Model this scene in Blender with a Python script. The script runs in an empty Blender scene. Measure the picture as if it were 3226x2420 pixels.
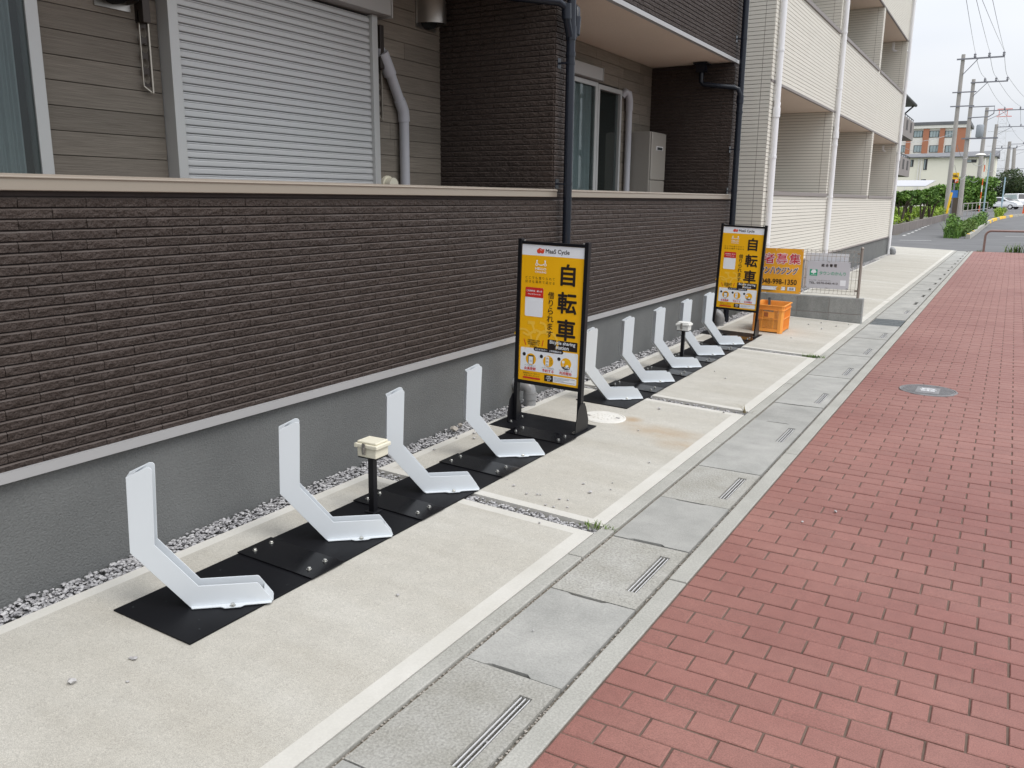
import bpy, bmesh, math, random
from mathutils import Vector, Matrix
rng = random.Random(7)
SC = bpy.context.scene
COL = SC.collection
R = math.radians

# ------------------------------------------------------------------ camera
CAMLOC = Vector((2.93, 0.0, 1.48))
FPX, PW, PH = 2638.92, 3226.0, 2420.0
AX = Vector((0.862172, 0.506538, 0.008847))       # right
AD = Vector((0.117161, -0.182369, -0.976225))     # down
AF = Vector((-0.492882, 0.842710, -0.216580))     # forward
cd = bpy.data.cameras.new('camera'); cam = bpy.data.objects.new('camera', cd); COL.objects.link(cam)
mw = Matrix((AX, -AD, -AF)).transposed().to_4x4(); mw.translation = CAMLOC
cam.matrix_world = mw
cd.sensor_width = 36.0; cd.sensor_fit = 'HORIZONTAL'; cd.lens = 36.0 * FPX / PW
cd.clip_start = 0.05; cd.clip_end = 3000
SC.camera = cam

# ------------------------------------------------------------------ sky, sun, exposure
SUN_EL, SUN_AZ = 58.0, 100.0        # azimuth measured from +Y towards +X
w = bpy.data.worlds.new('World'); SC.world = w; w.use_nodes = True
nt = w.node_tree; nt.nodes.clear()
N = lambda t: nt.nodes.new(t)
out = N('ShaderNodeOutputWorld'); bgn = N('ShaderNodeBackground'); bgn.inputs[1].default_value = 0.1
sky = N('ShaderNodeTexSky'); sky.sky_type = 'NISHITA'; sky.sun_disc = False
sky.sun_elevation = R(SUN_EL); sky.sun_rotation = R(SUN_AZ); sky.air_density = 1.0; sky.dust_density = 3.0
tc = N('ShaderNodeTexCoord'); sep = N('ShaderNodeSeparateXYZ'); nt.links.new(tc.outputs['Generated'], sep.inputs[0])
mx = N('ShaderNodeMath'); mx.operation = 'MAXIMUM'; mx.inputs[1].default_value = 0.0
nt.links.new(sep.outputs['Z'], mx.inputs[0])
ad = N('ShaderNodeMath'); ad.operation = 'ADD'; ad.inputs[1].default_value = 0.18
nt.links.new(mx.outputs[0], ad.inputs[0])
dx = N('ShaderNodeMath'); dx.operation = 'DIVIDE'; nt.links.new(sep.outputs['X'], dx.inputs[0]); nt.links.new(ad.outputs[0], dx.inputs[1])
dy = N('ShaderNodeMath'); dy.operation = 'DIVIDE'; nt.links.new(sep.outputs['Y'], dy.inputs[0]); nt.links.new(ad.outputs[0], dy.inputs[1])
cmb = N('ShaderNodeCombineXYZ'); nt.links.new(dx.outputs[0], cmb.inputs[0]); nt.links.new(dy.outputs[0], cmb.inputs[1])
noi = N('ShaderNodeTexNoise'); noi.inputs['Scale'].default_value = 0.55; noi.inputs['Detail'].default_value = 4; noi.inputs['Roughness'].default_value = 0.5
nt.links.new(cmb.outputs[0], noi.inputs['Vector'])
cr = N('ShaderNodeValToRGB')
cr.color_ramp.elements[0].position = 0.3; cr.color_ramp.elements[0].color = (7.6, 8.1, 8.9, 1)
cr.color_ramp.elements[1].position = 0.7; cr.color_ramp.elements[1].color = (9.9, 10.0, 10.3, 1)
nt.links.new(noi.outputs['Fac'], cr.inputs['Fac'])
# overcast cloud deck: the usual overcast rise in luminance from horizon to zenith
zen = N('ShaderNodeMath'); zen.operation = 'MULTIPLY_ADD'; zen.inputs[1].default_value = 1.15; zen.inputs[2].default_value = 0.66
nt.links.new(mx.outputs[0], zen.inputs[0])
vm = N('ShaderNodeVectorMath'); vm.operation = 'SCALE'; nt.links.new(cr.outputs[0], vm.inputs[0]); nt.links.new(zen.outputs[0], vm.inputs['Scale'])
mixs = N('ShaderNodeMixRGB'); mixs.inputs[0].default_value = 0.9
nt.links.new(sky.outputs[0], mixs.inputs[1]); nt.links.new(vm.outputs[0], mixs.inputs[2])
nt.links.new(mixs.outputs[0], bgn.inputs[0]); nt.links.new(bgn.outputs[0], out.inputs[0])

sd = bpy.data.lights.new('sun', 'SUN'); sd.energy = 1.4; sd.angle = R(28); sd.color = (1.0, 0.965, 0.91)
sun = bpy.data.objects.new('sun', sd); COL.objects.link(sun)
sdir = Vector((math.sin(R(SUN_AZ)) * math.cos(R(SUN_EL)), math.cos(R(SUN_AZ)) * math.cos(R(SUN_EL)), math.sin(R(SUN_EL))))
sun.rotation_euler = sdir.to_track_quat('Z', 'Y').to_euler()
SC.view_settings.view_transform = 'Standard'; SC.view_settings.look = 'None'
SC.view_settings.exposure = 0.36; SC.view_settings.gamma = 1.0; SC.view_settings.use_curve_mapping = False
SC.render.engine = 'CYCLES'
SC.cycles.max_bounces = 6; SC.cycles.diffuse_bounces = 4; SC.cycles.glossy_bounces = 3
SC.cycles.transparent_max_bounces = 8; SC.cycles.use_adaptive_sampling = True
SC.cycles.use_denoising = True
SC.cycles.caustics_reflective = False; SC.cycles.caustics_refractive = False

# ------------------------------------------------------------------ pixel -> world
def ray(u, v):
    return (AX * ((u - PW/2) / FPX) + AD * ((v - PH/2) / FPX) + AF)
def at(u, v, Y):
    d = ray(u, v); return CAMLOC + d * ((Y - CAMLOC.y) / d.y)
def bgpx(x, y): return 2700 + x * 0.331443, 250 + y * 0.331443
def bg(x, y, Y): return at(*bgpx(x, y), Y)
SLY, SLK, SLE = 46.0, 0.008, 200.0
def gr(Y):
    return 0.0 if Y < SLY else SLK * (min(Y, SLE) - SLY)
def bgg(x, y):
    d = ray(*bgpx(x, y))
    t = -CAMLOC.z / d.z if d.z < 0 else 1e9
    if CAMLOC.y + d.y * t > SLY or t > 1e8:
        t = (CAMLOC.z - SLK * (CAMLOC.y - SLY)) / (SLK * d.y - d.z)
    return CAMLOC + d * t
def gz(x): return 0.036 * (1.54 - x)        # fall of the concrete apron towards the drain

# ------------------------------------------------------------------ materials
def mat(name, col, rough=0.75, metal=0.0, col2=None, scale=4.0, amt=1.0, bump=0.0, bscale=60.0, rnd=0.0,
        spec=0.4, detail=5, speck=None, stretch=None, bdist=0.01, rough2=None, kind='noise'):
    m = bpy.data.materials.new(name); m.use_nodes = True
    t = m.node_tree; n = t.nodes; L = t.links; b = n['Principled BSDF']
    b.inputs['Roughness'].default_value = rough; b.inputs['Metallic'].default_value = metal
    b.inputs['Specular IOR Level'].default_value = spec
    c4 = lambda c: (*c, 1)
    geo = n.new('ShaderNodeNewGeometry'); vec = geo.outputs['Position']
    if stretch:
        mp = n.new('ShaderNodeMapping'); mp.inputs['Scale'].default_value = stretch; L.new(vec, mp.inputs[0]); vec = mp.outputs[0]
    cur = None
    if col2:
        no = n.new('ShaderNodeTexNoise'); no.inputs['Scale'].default_value = scale; no.inputs['Detail'].default_value = detail
        no.inputs['Roughness'].default_value = 0.6; L.new(vec, no.inputs['Vector'])
        rp = n.new('ShaderNodeValToRGB'); rp.color_ramp.elements[0].position = 0.5 - 0.22 / amt; rp.color_ramp.elements[1].position = 0.5 + 0.22 / amt
        rp.color_ramp.elements[0].color = c4(col); rp.color_ramp.elements[1].color = c4(col2)
        L.new(no.outputs['Fac'], rp.inputs['Fac']); cur = rp.outputs[0]
        if rough2 is not None:
            mr = n.new('ShaderNodeMapRange'); mr.inputs[1].default_value = 0.3; mr.inputs[2].default_value = 0.7
            mr.inputs[3].default_value = rough; mr.inputs[4].default_value = rough2
            L.new(no.outputs['Fac'], mr.inputs[0]); L.new(mr.outputs[0], b.inputs['Roughness'])
    if speck:
        for (sc_, lo, hi, fac) in speck:
            ns = n.new('ShaderNodeTexNoise'); ns.inputs['Scale'].default_value = sc_; ns.inputs['Detail'].default_value = 2
            L.new(geo.outputs['Position'], ns.inputs['Vector'])
            rs = n.new('ShaderNodeMapRange'); rs.inputs[1].default_value = 0.3; rs.inputs[2].default_value = 0.7
            rs.inputs[3].default_value = lo; rs.inputs[4].default_value = hi; L.new(ns.outputs['Fac'], rs.inputs[0])
            mu = n.new('ShaderNodeMixRGB'); mu.blend_type = 'MULTIPLY'; mu.inputs[0].default_value = fac
            if cur: L.new(cur, mu.inputs[1])
            else: mu.inputs[1].default_value = c4(col)
            L.new(rs.outputs[0], mu.inputs[2]); cur = mu.outputs[0]
    if rnd:
        oi = n.new('ShaderNodeObjectInfo'); mr = n.new('ShaderNodeMapRange')
        mr.inputs[3].default_value = 1 - rnd; mr.inputs[4].default_value = 1 + rnd; L.new(oi.outputs['Random'], mr.inputs[0])
        mu = n.new('ShaderNodeMixRGB'); mu.blend_type = 'MULTIPLY'; mu.inputs[0].default_value = 1
        if cur: L.new(cur, mu.inputs[1])
        else: mu.inputs[1].default_value = c4(col)
        L.new(mr.outputs[0], mu.inputs[2]); cur = mu.outputs[0]
    if cur: L.new(cur, b.inputs['Base Color'])
    else: b.inputs['Base Color'].default_value = c4(col)
    if bump:
        nb = n.new('ShaderNodeTexNoise'); nb.inputs['Scale'].default_value = bscale; nb.inputs['Detail'].default_value = 4; L.new(vec, nb.inputs['Vector'])
        bp = n.new('ShaderNodeBump'); bp.inputs['Strength'].default_value = bump; bp.inputs['Distance'].default_value = bdist
        L.new(nb.outputs['Fac'], bp.inputs['Height']); L.new(bp.outputs[0], b.inputs['Normal'])
    return m
def glassmat(name, tint, ior=1.5, base=0.06):
    m = bpy.data.materials.new(name); m.use_nodes = True; t = m.node_tree; n = t.nodes; L = t.links
    n.remove(n['Principled BSDF']); o = n['Material Output']
    tr = n.new('ShaderNodeBsdfTransparent'); tr.inputs[0].default_value = (*tint, 1)
    gl = n.new('ShaderNodeBsdfGlossy'); gl.inputs['Roughness'].default_value = 0.01
    lw = n.new('ShaderNodeLayerWeight'); lw.inputs[0].default_value = 0.5
    pw_ = n.new('ShaderNodeMath'); pw_.operation = 'POWER'; pw_.inputs[1].default_value = 5.0; L.new(lw.outputs['Facing'], pw_.inputs[0])
    fr = n.new('ShaderNodeMath'); fr.operation = 'MULTIPLY_ADD'; fr.inputs[1].default_value = 0.85; fr.inputs[2].default_value = 0.035; L.new(pw_.outputs[0], fr.inputs[0])
    mxx = n.new('ShaderNodeMixShader'); L.new(fr.outputs[0], mxx.inputs[0]); L.new(tr.outputs[0], mxx.inputs[1]); L.new(gl.outputs[0], mxx.inputs[2])
    L.new(mxx.outputs[0], o.inputs[0]); return m

MT = {}
MT['tile'] = mat('split_face_tile', (0.041, 0.030, 0.0255), 0.6, col2=(0.060, 0.0455, 0.0395), scale=16, bump=1.0, bscale=62, rnd=0.07, bdist=0.016, spec=0.22, speck=[(190, .65, 1.35, .9)])
MT['tile_lip_lit'] = mat('tile_ledge_painted_light', (0.070, 0.055, 0.048), 0.5, col2=(0.085, 0.068, 0.060), scale=30)  # smooth top edge of the same tile, sky light painted into its colour
MT['tile_core'] = mat('tile_joint', (0.035, 0.027, 0.026), 0.85, col2=(0.045, 0.035, 0.033), scale=9)
MT['stucco'] = mat('foundation_stucco', (0.121, 0.125, 0.124), 0.9, col2=(0.156, 0.161, 0.159), scale=2.2, bump=0.8, bscale=130, bdist=0.006, speck=[(90, .85, 1.15, .6)])
MT['flash'] = mat('aluminium_flashing', (0.40, 0.397, 0.40), 0.45, metal=0.25, col2=(0.43, 0.427, 0.43), scale=1.5)
MT['coping'] = mat('beige_coping', (0.36, 0.31, 0.255), 0.28, metal=0.4, col2=(0.385, 0.335, 0.28), scale=2, stretch=(1, 0.1, 6))
MT['board'] = mat('wood_grain_siding', (0.165, 0.141, 0.115), 0.75, col2=(0.245, 0.214, 0.177), scale=3.2, rnd=0.12, stretch=(1, 1.3, 34), bump=0.5, bscale=7, bdist=0.006)
MT['board_gap'] = mat('siding_joint', (0.06, 0.055, 0.05), 0.9)
MT['soffit'] = mat('soffit_board', (0.74, 0.64, 0.54), 0.85, col2=(0.71, 0.61, 0.51), scale=1.5, speck=[(60, .95, 1.05, .6)])
MT['white_alu'] = mat('silver_window_frame', (0.52, 0.52, 0.51), 0.4, metal=0.3)
MT['shutter'] = mat('roller_shutter', (0.54, 0.545, 0.545), 0.42, metal=0.2, col2=(0.58, 0.585, 0.585), scale=3, stretch=(1, .3, 8))
MT['shutter_box'] = mat('shutter_box', (0.40, 0.39, 0.38), 0.5, metal=0.2)
MT['glass'] = glassmat('window_glass', (0.72, 0.77, 0.77))
MT['dark_in'] = mat('dark_room', (0.02, 0.024, 0.025), 0.9)
MT['curtain'] = mat('grey_curtain', (0.40, 0.41, 0.42), 0.9, col2=(0.52, 0.53, 0.53), scale=3, stretch=(1, 6, .2))
MT['brown_metal'] = mat('bronze_bracket', (0.055, 0.045, 0.040), 0.4, metal=0.6)
MT['pale_metal'] = mat('champagne_aluminium', (0.48, 0.44, 0.38), 0.35, metal=0.7)
MT['steel'] = mat('brushed_steel', (0.42, 0.40, 0.37), 0.32, metal=0.85, col2=(0.36, 0.34, 0.32), scale=6)
MT['duct'] = mat('grey_duct', (0.44, 0.44, 0.47), 0.4)
MT['navy'] = mat('navy_downpipe', (0.010, 0.013, 0.021), 0.26, spec=0.35)
MT['pvc'] = mat('grey_pvc', (0.22, 0.225, 0.235), 0.35, col2=(0.25, 0.255, 0.26), scale=6)
MT['heater'] = mat('champagne_heater', (0.36, 0.335, 0.30), 0.42, metal=0.35)
MT['concrete'] = mat('apron_concrete', (0.430, 0.405, 0.350), 0.88, col2=(0.535, 0.518, 0.470), scale=1.6, detail=10, amt=1.0, bump=0.35, bscale=180, bdist=0.003, stretch=(.45, 1.7, 1), speck=[(330, .62, 1.12, .8), (90, .9, 1.07, .7), (12, .95, 1.04, .8)])
MT['concrete_edge'] = mat('trowelled_concrete_edge', (0.495, 0.48, 0.435), 0.85, col2=(0.575, 0.56, 0.52), scale=3, speck=[(140, .92, 1.05, .5)], bump=.15, bscale=90, bdist=.003)
MT['curb'] = mat('precast_curb', (0.325, 0.32, 0.29), 0.9, col2=(0.415, 0.408, 0.375), scale=3, detail=8, speck=[(150, .75, 1.15, .7)], bump=.4, bscale=130, bdist=.004)
MT['cover'] = mat('drain_cover_concrete', (0.285, 0.285, 0.268), 0.9, col2=(0.40, 0.395, 0.372), scale=4.2, detail=9, amt=1.1, rnd=.06, speck=[(170, .78, 1.12, .6)], bump=.4, bscale=110, bdist=.003)
MT['cover_agg'] = mat('worn_drain_cover', (0.285, 0.275, 0.24), 0.92, col2=(0.40, 0.393, 0.367), scale=4.5, detail=9, rnd=.06, speck=[(115, .72, 1.2, .75), (300, .85, 1.1, .6)], bump=.9, bscale=85, bdist=.005)
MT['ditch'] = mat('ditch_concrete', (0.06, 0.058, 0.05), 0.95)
MT['soil'] = mat('joint_dirt', (0.10, 0.085, 0.065), 0.95, col2=(0.17, 0.15, 0.12), scale=40)
MT['bar'] = mat('galvanised_bar', (0.80, 0.80, 0.81), 0.4, metal=0.3)
MT['grating'] = mat('steel_grating', (0.22, 0.24, 0.25), 0.45, metal=.4)
MT['gravel'] = mat('grey_gravel', (0.255, 0.25, 0.258), 0.85, col2=(0.47, 0.463, 0.465), scale=42, detail=1, amt=2, speck=[(220, .75, 1.15, .6)])
MT['pebble'] = mat('pebble_stone', (0.34, 0.33, 0.33), 0.85, col2=(0.5, 0.49, 0.48), scale=30)
MT['rock'] = mat('brown_rock', (0.30, 0.27, 0.235), 0.9, col2=(0.42, 0.39, 0.35), scale=25)
MT['brick'] = mat('red_paver', (0.205, 0.077, 0.064), 0.60, col2=(0.292, 0.140, 0.115), scale=.8, detail=8, rnd=0.055, speck=[(240, .72, 1.25, .8), (24, .94, 1.06, .8)], bump=.4, bscale=210, bdist=.002, spec=.5)
MT['sand'] = mat('joint_sand', (0.085, 0.056, 0.044), 0.95, col2=(0.17, 0.122, 0.098), scale=9)
MT['black_plate'] = mat('black_powder_steel', (0.0050, 0.0052, 0.0068), 0.40, col2=(0.007, 0.0072, 0.009), scale=5, spec=0.16, rough2=.5)
MT['black_gloss'] = mat('black_joining_plate', (0.0045, 0.0047, 0.006), 0.14, spec=0.22, col2=(0.0055, 0.0055, 0.007), scale=6, rough2=.22)
MT['black_frame'] = mat('black_sign_frame', (0.007, 0.007, 0.009), 0.38, spec=0.3)
MT['white_paint'] = mat('white_powder_steel', (0.60, 0.635, 0.665), 0.36, spec=0.45)
MT['bolt'] = mat('zinc_bolt', (0.6, 0.6, 0.57), 0.25, metal=0.9)
MT['cream_plastic'] = mat('cream_plastic', (0.70, 0.665, 0.54), 0.45)
MT['white_plastic'] = mat('pale_plastic', (0.70, 0.70, 0.67), 0.45)
MT['yellow'] = mat('sign_yellow_print', (0.92, 0.475, 0.006), 0.42, spec=0.35)
MT['yellow_l'] = mat('sign_pale_yellow_print', (0.93, 0.56, 0.06), 0.42)
MT['sign_white'] = mat('sign_white_print', (0.86, 0.88, 0.92), 0.42)
MT['sign_black'] = mat('sign_black_print', (0.018, 0.011, 0.010), 0.5)
MT['sign_red'] = mat('sign_red_print', (0.62, 0.03, 0.022), 0.45)
MT['sign_grey'] = mat('sign_grey_print', (0.22, 0.24, 0.28), 0.5)
MT['logo_red'] = mat('logo_red_print', (0.72, 0.075, 0.03), 0.45)
MT['banner'] = mat('orange_banner_cloth', (0.90, 0.44, 0.035), 0.45, col2=(0.84, 0.38, 0.025), scale=5)
MT['banner_red'] = mat('banner_red_print', (0.60, 0.02, 0.045), 0.5)
MT['banner_navy'] = mat('banner_navy_print', (0.012, 0.018, 0.10), 0.5)
MT['board_grey'] = mat('notice_board_grey', (0.56, 0.56, 0.60), 0.45)
MT['green'] = mat('logo_green_print', (0.015, 0.36, 0.19), 0.45)
MT['crate'] = mat('orange_crate_plastic', (0.86, 0.37, 0.075), 0.4, col2=(0.82, 0.32, 0.06), scale=8)
MT['film'] = mat('clear_packing_film', (0.75, 0.70, 0.64), 0.12, col2=(0.5, 0.32, 0.2), scale=28)
MT['block'] = mat('concrete_block', (0.215, 0.222, 0.215), 0.92, col2=(0.30, 0.305, 0.295), scale=6, rnd=.08, speck=[(90, .8, 1.15, .7)], stretch=(1.5, 1.5, .5), bump=.4, bscale=90, bdist=.004)
MT['fence'] = mat('bronze_fence_wire', (0.30, 0.265, 0.235), 0.42, metal=.4)
MT['cream'] = mat('cream_siding', (0.665, 0.64, 0.575), 0.7, col2=(0.69, 0.665, 0.60), scale=2, rnd=.02)
MT['cream_gap'] = mat('cream_siding_joint', (0.20, 0.175, 0.15), 0.9)
MT['cream_cop'] = mat('grey_coping', (0.235, 0.21, 0.20), 0.5)
MT['white_pipe'] = mat('white_downpipe', (0.78, 0.78, 0.80), 0.35)
MT['asphalt'] = mat('asphalt', (0.105, 0.105, 0.108), 0.9, col2=(0.15, 0.15, 0.152), scale=.7, detail=8, speck=[(120, .8, 1.15, .6)])
MT['line'] = mat('road_paint', (0.6, 0.6, 0.58), 0.8, col2=(.42, .42, .41), scale=6)
MT['ground'] = mat('bare_ground', (0.14, 0.13, 0.10), 0.95, col2=(0.10, 0.13, 0.06), scale=.2)
MT['leaf_a'] = mat('shrub_leaf', (0.065, 0.145, 0.022), 0.6, col2=(0.15, 0.27, 0.04), scale=2.5, amt=2)
MT['leaf_b'] = mat('hedge_leaf', (0.15, 0.25, 0.02), 0.6, col2=(0.27, 0.38, 0.035), scale=3, amt=2)
MT['leaf_c'] = mat('dark_tree_leaf', (0.02, 0.045, 0.016), 0.6, col2=(0.07, 0.10, 0.03), scale=1.2, amt=2)
MT['leaf_d'] = mat('weed_leaf', (0.07, 0.14, 0.02), 0.6, col2=(0.15, 0.22, 0.05), scale=5, amt=2)
MT['leaf_dry'] = mat('dry_weed', (0.16, 0.13, 0.06), 0.8)
MT['bark'] = mat('bark', (0.10, 0.08, 0.06), 0.9)
MT['pole'] = mat('pole_concrete', (0.34, 0.32, 0.30), 0.85, col2=(0.40, 0.375, 0.36), scale=1.5)
MT['wire'] = mat('cable', (0.42, 0.42, 0.44), 0.6)
MT['hardware'] = mat('pole_hardware', (0.22, 0.22, 0.25), 0.5, metal=.3)
MT['trafo'] = mat('transformer_grey', (0.33, 0.36, 0.40), 0.5)
MT['far_brick'] = mat('far_red_brick', (0.46, 0.20, 0.12), 0.85, col2=(0.42, 0.18, 0.11), scale=.6)
MT['far_white'] = mat('far_white_wall', (0.80, 0.78, 0.74), 0.8, col2=(0.76, 0.74, 0.70), scale=.4)
MT['far_cream'] = mat('far_cream_wall', (0.86, 0.835, 0.73), 0.8, col2=(0.83, 0.80, 0.69), scale=.3)
MT['far_roof'] = mat('far_slate_roof', (0.14, 0.145, 0.155), 0.8, col2=(.18, .18, .19), scale=.5)
MT['far_glass'] = mat('far_window', (0.20, 0.26, 0.28), 0.15, col2=(.42, .50, .52), scale=.5, spec=.6)
MT['far_dark'] = mat('far_dark_opening', (0.05, 0.05, 0.055), 0.5)
MT['house_grey'] = mat('far_house_stucco', (0.26, 0.235, 0.225), 0.9, col2=(.30, .27, .26), scale=1)
MT['brownpipe'] = mat('brown_barrier_paint', (0.24, 0.165, 0.145), 0.2, metal=.35, spec=.7)
MT['car_white'] = mat('white_car_paint', (0.75, 0.76, 0.78), 0.2, spec=.6)
MT['car_teal'] = mat('pale_blue_van_paint', (0.36, 0.47, 0.50), 0.3)
MT['tyre'] = mat('tyre', (0.02, 0.02, 0.02), 0.8)
MT['sky_blue'] = mat('light_blue_paint', (0.34, 0.47, 0.54), 0.4)
MT['sign_blue'] = mat('blue_board', (0.06, 0.22, 0.62), 0.5)
MT['guard_yellow'] = mat('yellow_guard', (0.92, 0.56, 0.03), 0.5)
MT['orange_red'] = mat('orange_red_plastic', (0.80, 0.13, 0.03), 0.5)
MT['tower'] = mat('pylon_haze_pale', (0.72, 0.72, 0.75), 0.6)  # colour paled to stand in for distance haze on the pylon
MT['tower_red'] = mat('pylon_red_paint', (0.80, 0.30, 0.27), 0.6)
MT['lid_white'] = mat('white_resin_cover', (0.60, 0.585, 0.54), 0.7, col2=(0.70, 0.69, 0.655), scale=14)
MT['iron'] = mat('cast_iron_cover', (0.20, 0.195, 0.20), 0.6, metal=.3, col2=(0.27, 0.265, 0.27), scale=9)
MT['iron_dark'] = mat('cast_iron_recess', (0.16, 0.15, 0.15), 0.7)
MT['wallplanter'] = mat('planter_block', (0.17, 0.15, 0.14), 0.9, col2=(.22, .195, .185), scale=1.5)

# rust-coloured seepage on the concrete by the round white cover
def add_stain(m):
    t = m.node_tree; n = t.nodes; L = t.links; b = n['Principled BSDF']
    src = b.inputs['Base Color'].links[0].from_socket
    geo = n.new('ShaderNodeNewGeometry')
    fac = None
    for (cx, cy, rx, ry, s) in ((1.16, 4.98, .36, .20, .62), (0.86, 5.14, .10, .10, .9), (1.33, 4.80, .22, .18, .5), (.95, 5.02, .25, .12, .4)):
        mp = n.new('ShaderNodeMapping'); mp.vector_type = 'TEXTURE'
        mp.inputs['Location'].default_value = (cx, cy, .03); mp.inputs['Scale'].default_value = (rx, ry, 1)
        L.new(geo.outputs['Position'], mp.inputs[0])
        gr_ = n.new('ShaderNodeTexGradient'); gr_.gradient_type = 'SPHERICAL'; L.new(mp.outputs[0], gr_.inputs[0])
        mu = n.new('ShaderNodeMath'); mu.operation = 'MULTIPLY'; mu.inputs[1].default_value = s; L.new(gr_.outputs['Fac'], mu.inputs[0])
        if fac:
            a = n.new('ShaderNodeMath'); a.operation = 'MAXIMUM'; L.new(fac, a.inputs[0]); L.new(mu.outputs[0], a.inputs[1]); fac = a.outputs[0]
        else: fac = mu.outputs[0]
    no = n.new('ShaderNodeTexNoise'); no.inputs['Scale'].default_value = 7; no.inputs['Detail'].default_value = 6
    L.new(geo.outputs['Position'], no.inputs['Vector'])
    mu = n.new('ShaderNodeMath'); mu.operation = 'MULTIPLY'; L.new(fac, mu.inputs[0]); L.new(no.outputs['Fac'], mu.inputs[1])
    m2 = n.new('ShaderNodeMath'); m2.operation = 'MULTIPLY'; m2.inputs[1].default_value = 1.9; m2.use_clamp = True; L.new(mu.outputs[0], m2.inputs[0])
    mxx = n.new('ShaderNodeMixRGB'); L.new(m2.outputs[0], mxx.inputs[0]); L.new(src, mxx.inputs[1]); mxx.inputs[2].default_value = (0.36, 0.25, 0.14, 1)
    L.new(mxx.outputs[0], b.inputs['Base Color'])
add_stain(MT['concrete'])

# ------------------------------------------------------------------ mesh helpers
class MB:
    def __init__(s): s.v = []; s.f = []; s.mi = []
    def add(s, vs, fs, mi=0):
        o = len(s.v); s.v += [tuple(p) for p in vs]
        for f in fs: s.f.append(tuple(i + o for i in f)); s.mi.append(mi)
    def box(s, x0, x1, y0, y1, z0, z1, mi=0):
        s.add([(x0,y0,z0),(x1,y0,z0),(x1,y1,z0),(x0,y1,z0),(x0,y0,z1),(x1,y0,z1),(x1,y1,z1),(x0,y1,z1)],
              [(0,3,2,1),(4,5,6,7),(0,1,5,4),(1,2,6,5),(2,3,7,6),(3,0,4,7)], mi)
    def bar(s, a, b, wx, wy=None, mi=0):
        a = Vector(a); b = Vector(b); d = (b - a).normalized(); wy = wy or wx
        u = d.cross(Vector((0,0,1)) if abs(d.z) < .9 else Vector((1,0,0))).normalized(); v = d.cross(u)
        vs = [p + u*(i*wx/2) + v*(j*wy/2) for p in (a, b) for i, j in ((-1,-1),(1,-1),(1,1),(-1,1))]
        s.add(vs, [(0,3,2,1),(4,5,6,7),(0,1,5,4),(1,2,6,5),(2,3,7,6),(3,0,4,7)], mi)
    def tube(s, pts, r, n=12, mi=0, caps=True):
        pts = [Vector(p) for p in pts]; m = len(pts); rs = r if isinstance(r, (list, tuple)) else [r]*m
        vs = []; prev = None
        for i, p in enumerate(pts):
            d = (pts[min(i+1, m-1)] - pts[max(i-1, 0)]).normalized()
            if prev is None: u = d.cross(Vector((0,0,1)) if abs(d.z) < .9 else Vector((1,0,0))).normalized()
            else: u = (prev - d*prev.dot(d)).normalized()
            prev = u; v = d.cross(u)
            for k in range(n):
                a = 2*math.pi*k/n; vs.append(p + (u*math.cos(a) + v*math.sin(a))*rs[i])
        fs = [(i*n+k, i*n+(k+1) % n, (i+1)*n+(k+1) % n, (i+1)*n+k) for i in range(m-1) for k in range(n)]
        if caps: fs += [tuple(range(n-1, -1, -1)), tuple(range((m-1)*n, m*n))]
        s.add(vs, fs, mi)
    def lathe(s, prof, c=(0,0,0), n=24, mi=0):
        vs = []; m = len(prof)
        for r, z in prof:
            for k in range(n):
                a = 2*math.pi*k/n; vs.append((c[0]+r*math.cos(a), c[1]+r*math.sin(a), c[2]+z))
        fs = [(i*n+k, i*n+(k+1) % n, (i+1)*n+(k+1) % n, (i+1)*n+k) for i in range(m-1) for k in range(n)]
        fs += [tuple(range(n-1, -1, -1)), tuple(range((m-1)*n, m*n))]
        s.add(vs, fs, mi)
    def prism(s, poly, fn, d0, d1, mi=0):
        n = len(poly)
        vs = [fn(p[0], p[1], d0) for p in poly] + [fn(p[0], p[1], d1) for p in poly]
        fs = [tuple(range(n-1, -1, -1)), tuple(range(n, 2*n))] + [(i, (i+1) % n, n+(i+1) % n, n+i) for i in range(n)]
        s.add(vs, fs, mi)
    def mesh(s, name, mats, off=(0,0,0)):
        me = bpy.data.meshes.new(name)
        ox, oy, oz = off
        me.from_pydata([(a-ox, b-oy, c-oz) for a, b, c in s.v], [], s.f)
        for m in (mats if isinstance(mats, (list, tuple)) else [mats]): me.materials.append(m)
        if any(s.mi): me.polygons.foreach_set('material_index', s.mi)
        me.validate(); me.update(); return me
    def build(s, name, mats, parent=None, off=None, smooth=None, bevel=0.0, kind=None, label=None):
        """vertices are given in world space (or in the thing's own space when its Empty stands at the origin)"""
        off = off if off is not None else (ORG.get(parent.name, (0,0,0)) if parent else (0,0,0))
        me = s.mesh(name, mats, off)
        b = bmesh.new(); b.from_mesh(me); bmesh.ops.recalc_face_normals(b, faces=b.faces); b.to_mesh(me); b.free()
        o = bpy.data.objects.new(name, me); COL.objects.link(o)
        if parent: o.parent = parent; ORG[o.name] = off
        else: ORG[o.name] = (0,0,0)
        if smooth is not None: me.shade_smooth() if smooth >= 180 else me.set_sharp_from_angle(angle=R(smooth))
        if smooth is not None and smooth < 180:
            for p in me.polygons: p.use_smooth = True
            me.set_sharp_from_angle(angle=R(smooth))
        if bevel:
            md = o.modifiers.new('bevel', 'BEVEL'); md.width = bevel; md.segments = 2; md.limit_method = 'ANGLE'; md.angle_limit = R(40)
        if kind: o['kind'] = kind
        if label: o['label'] = label
        return o
ORG = {}
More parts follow.
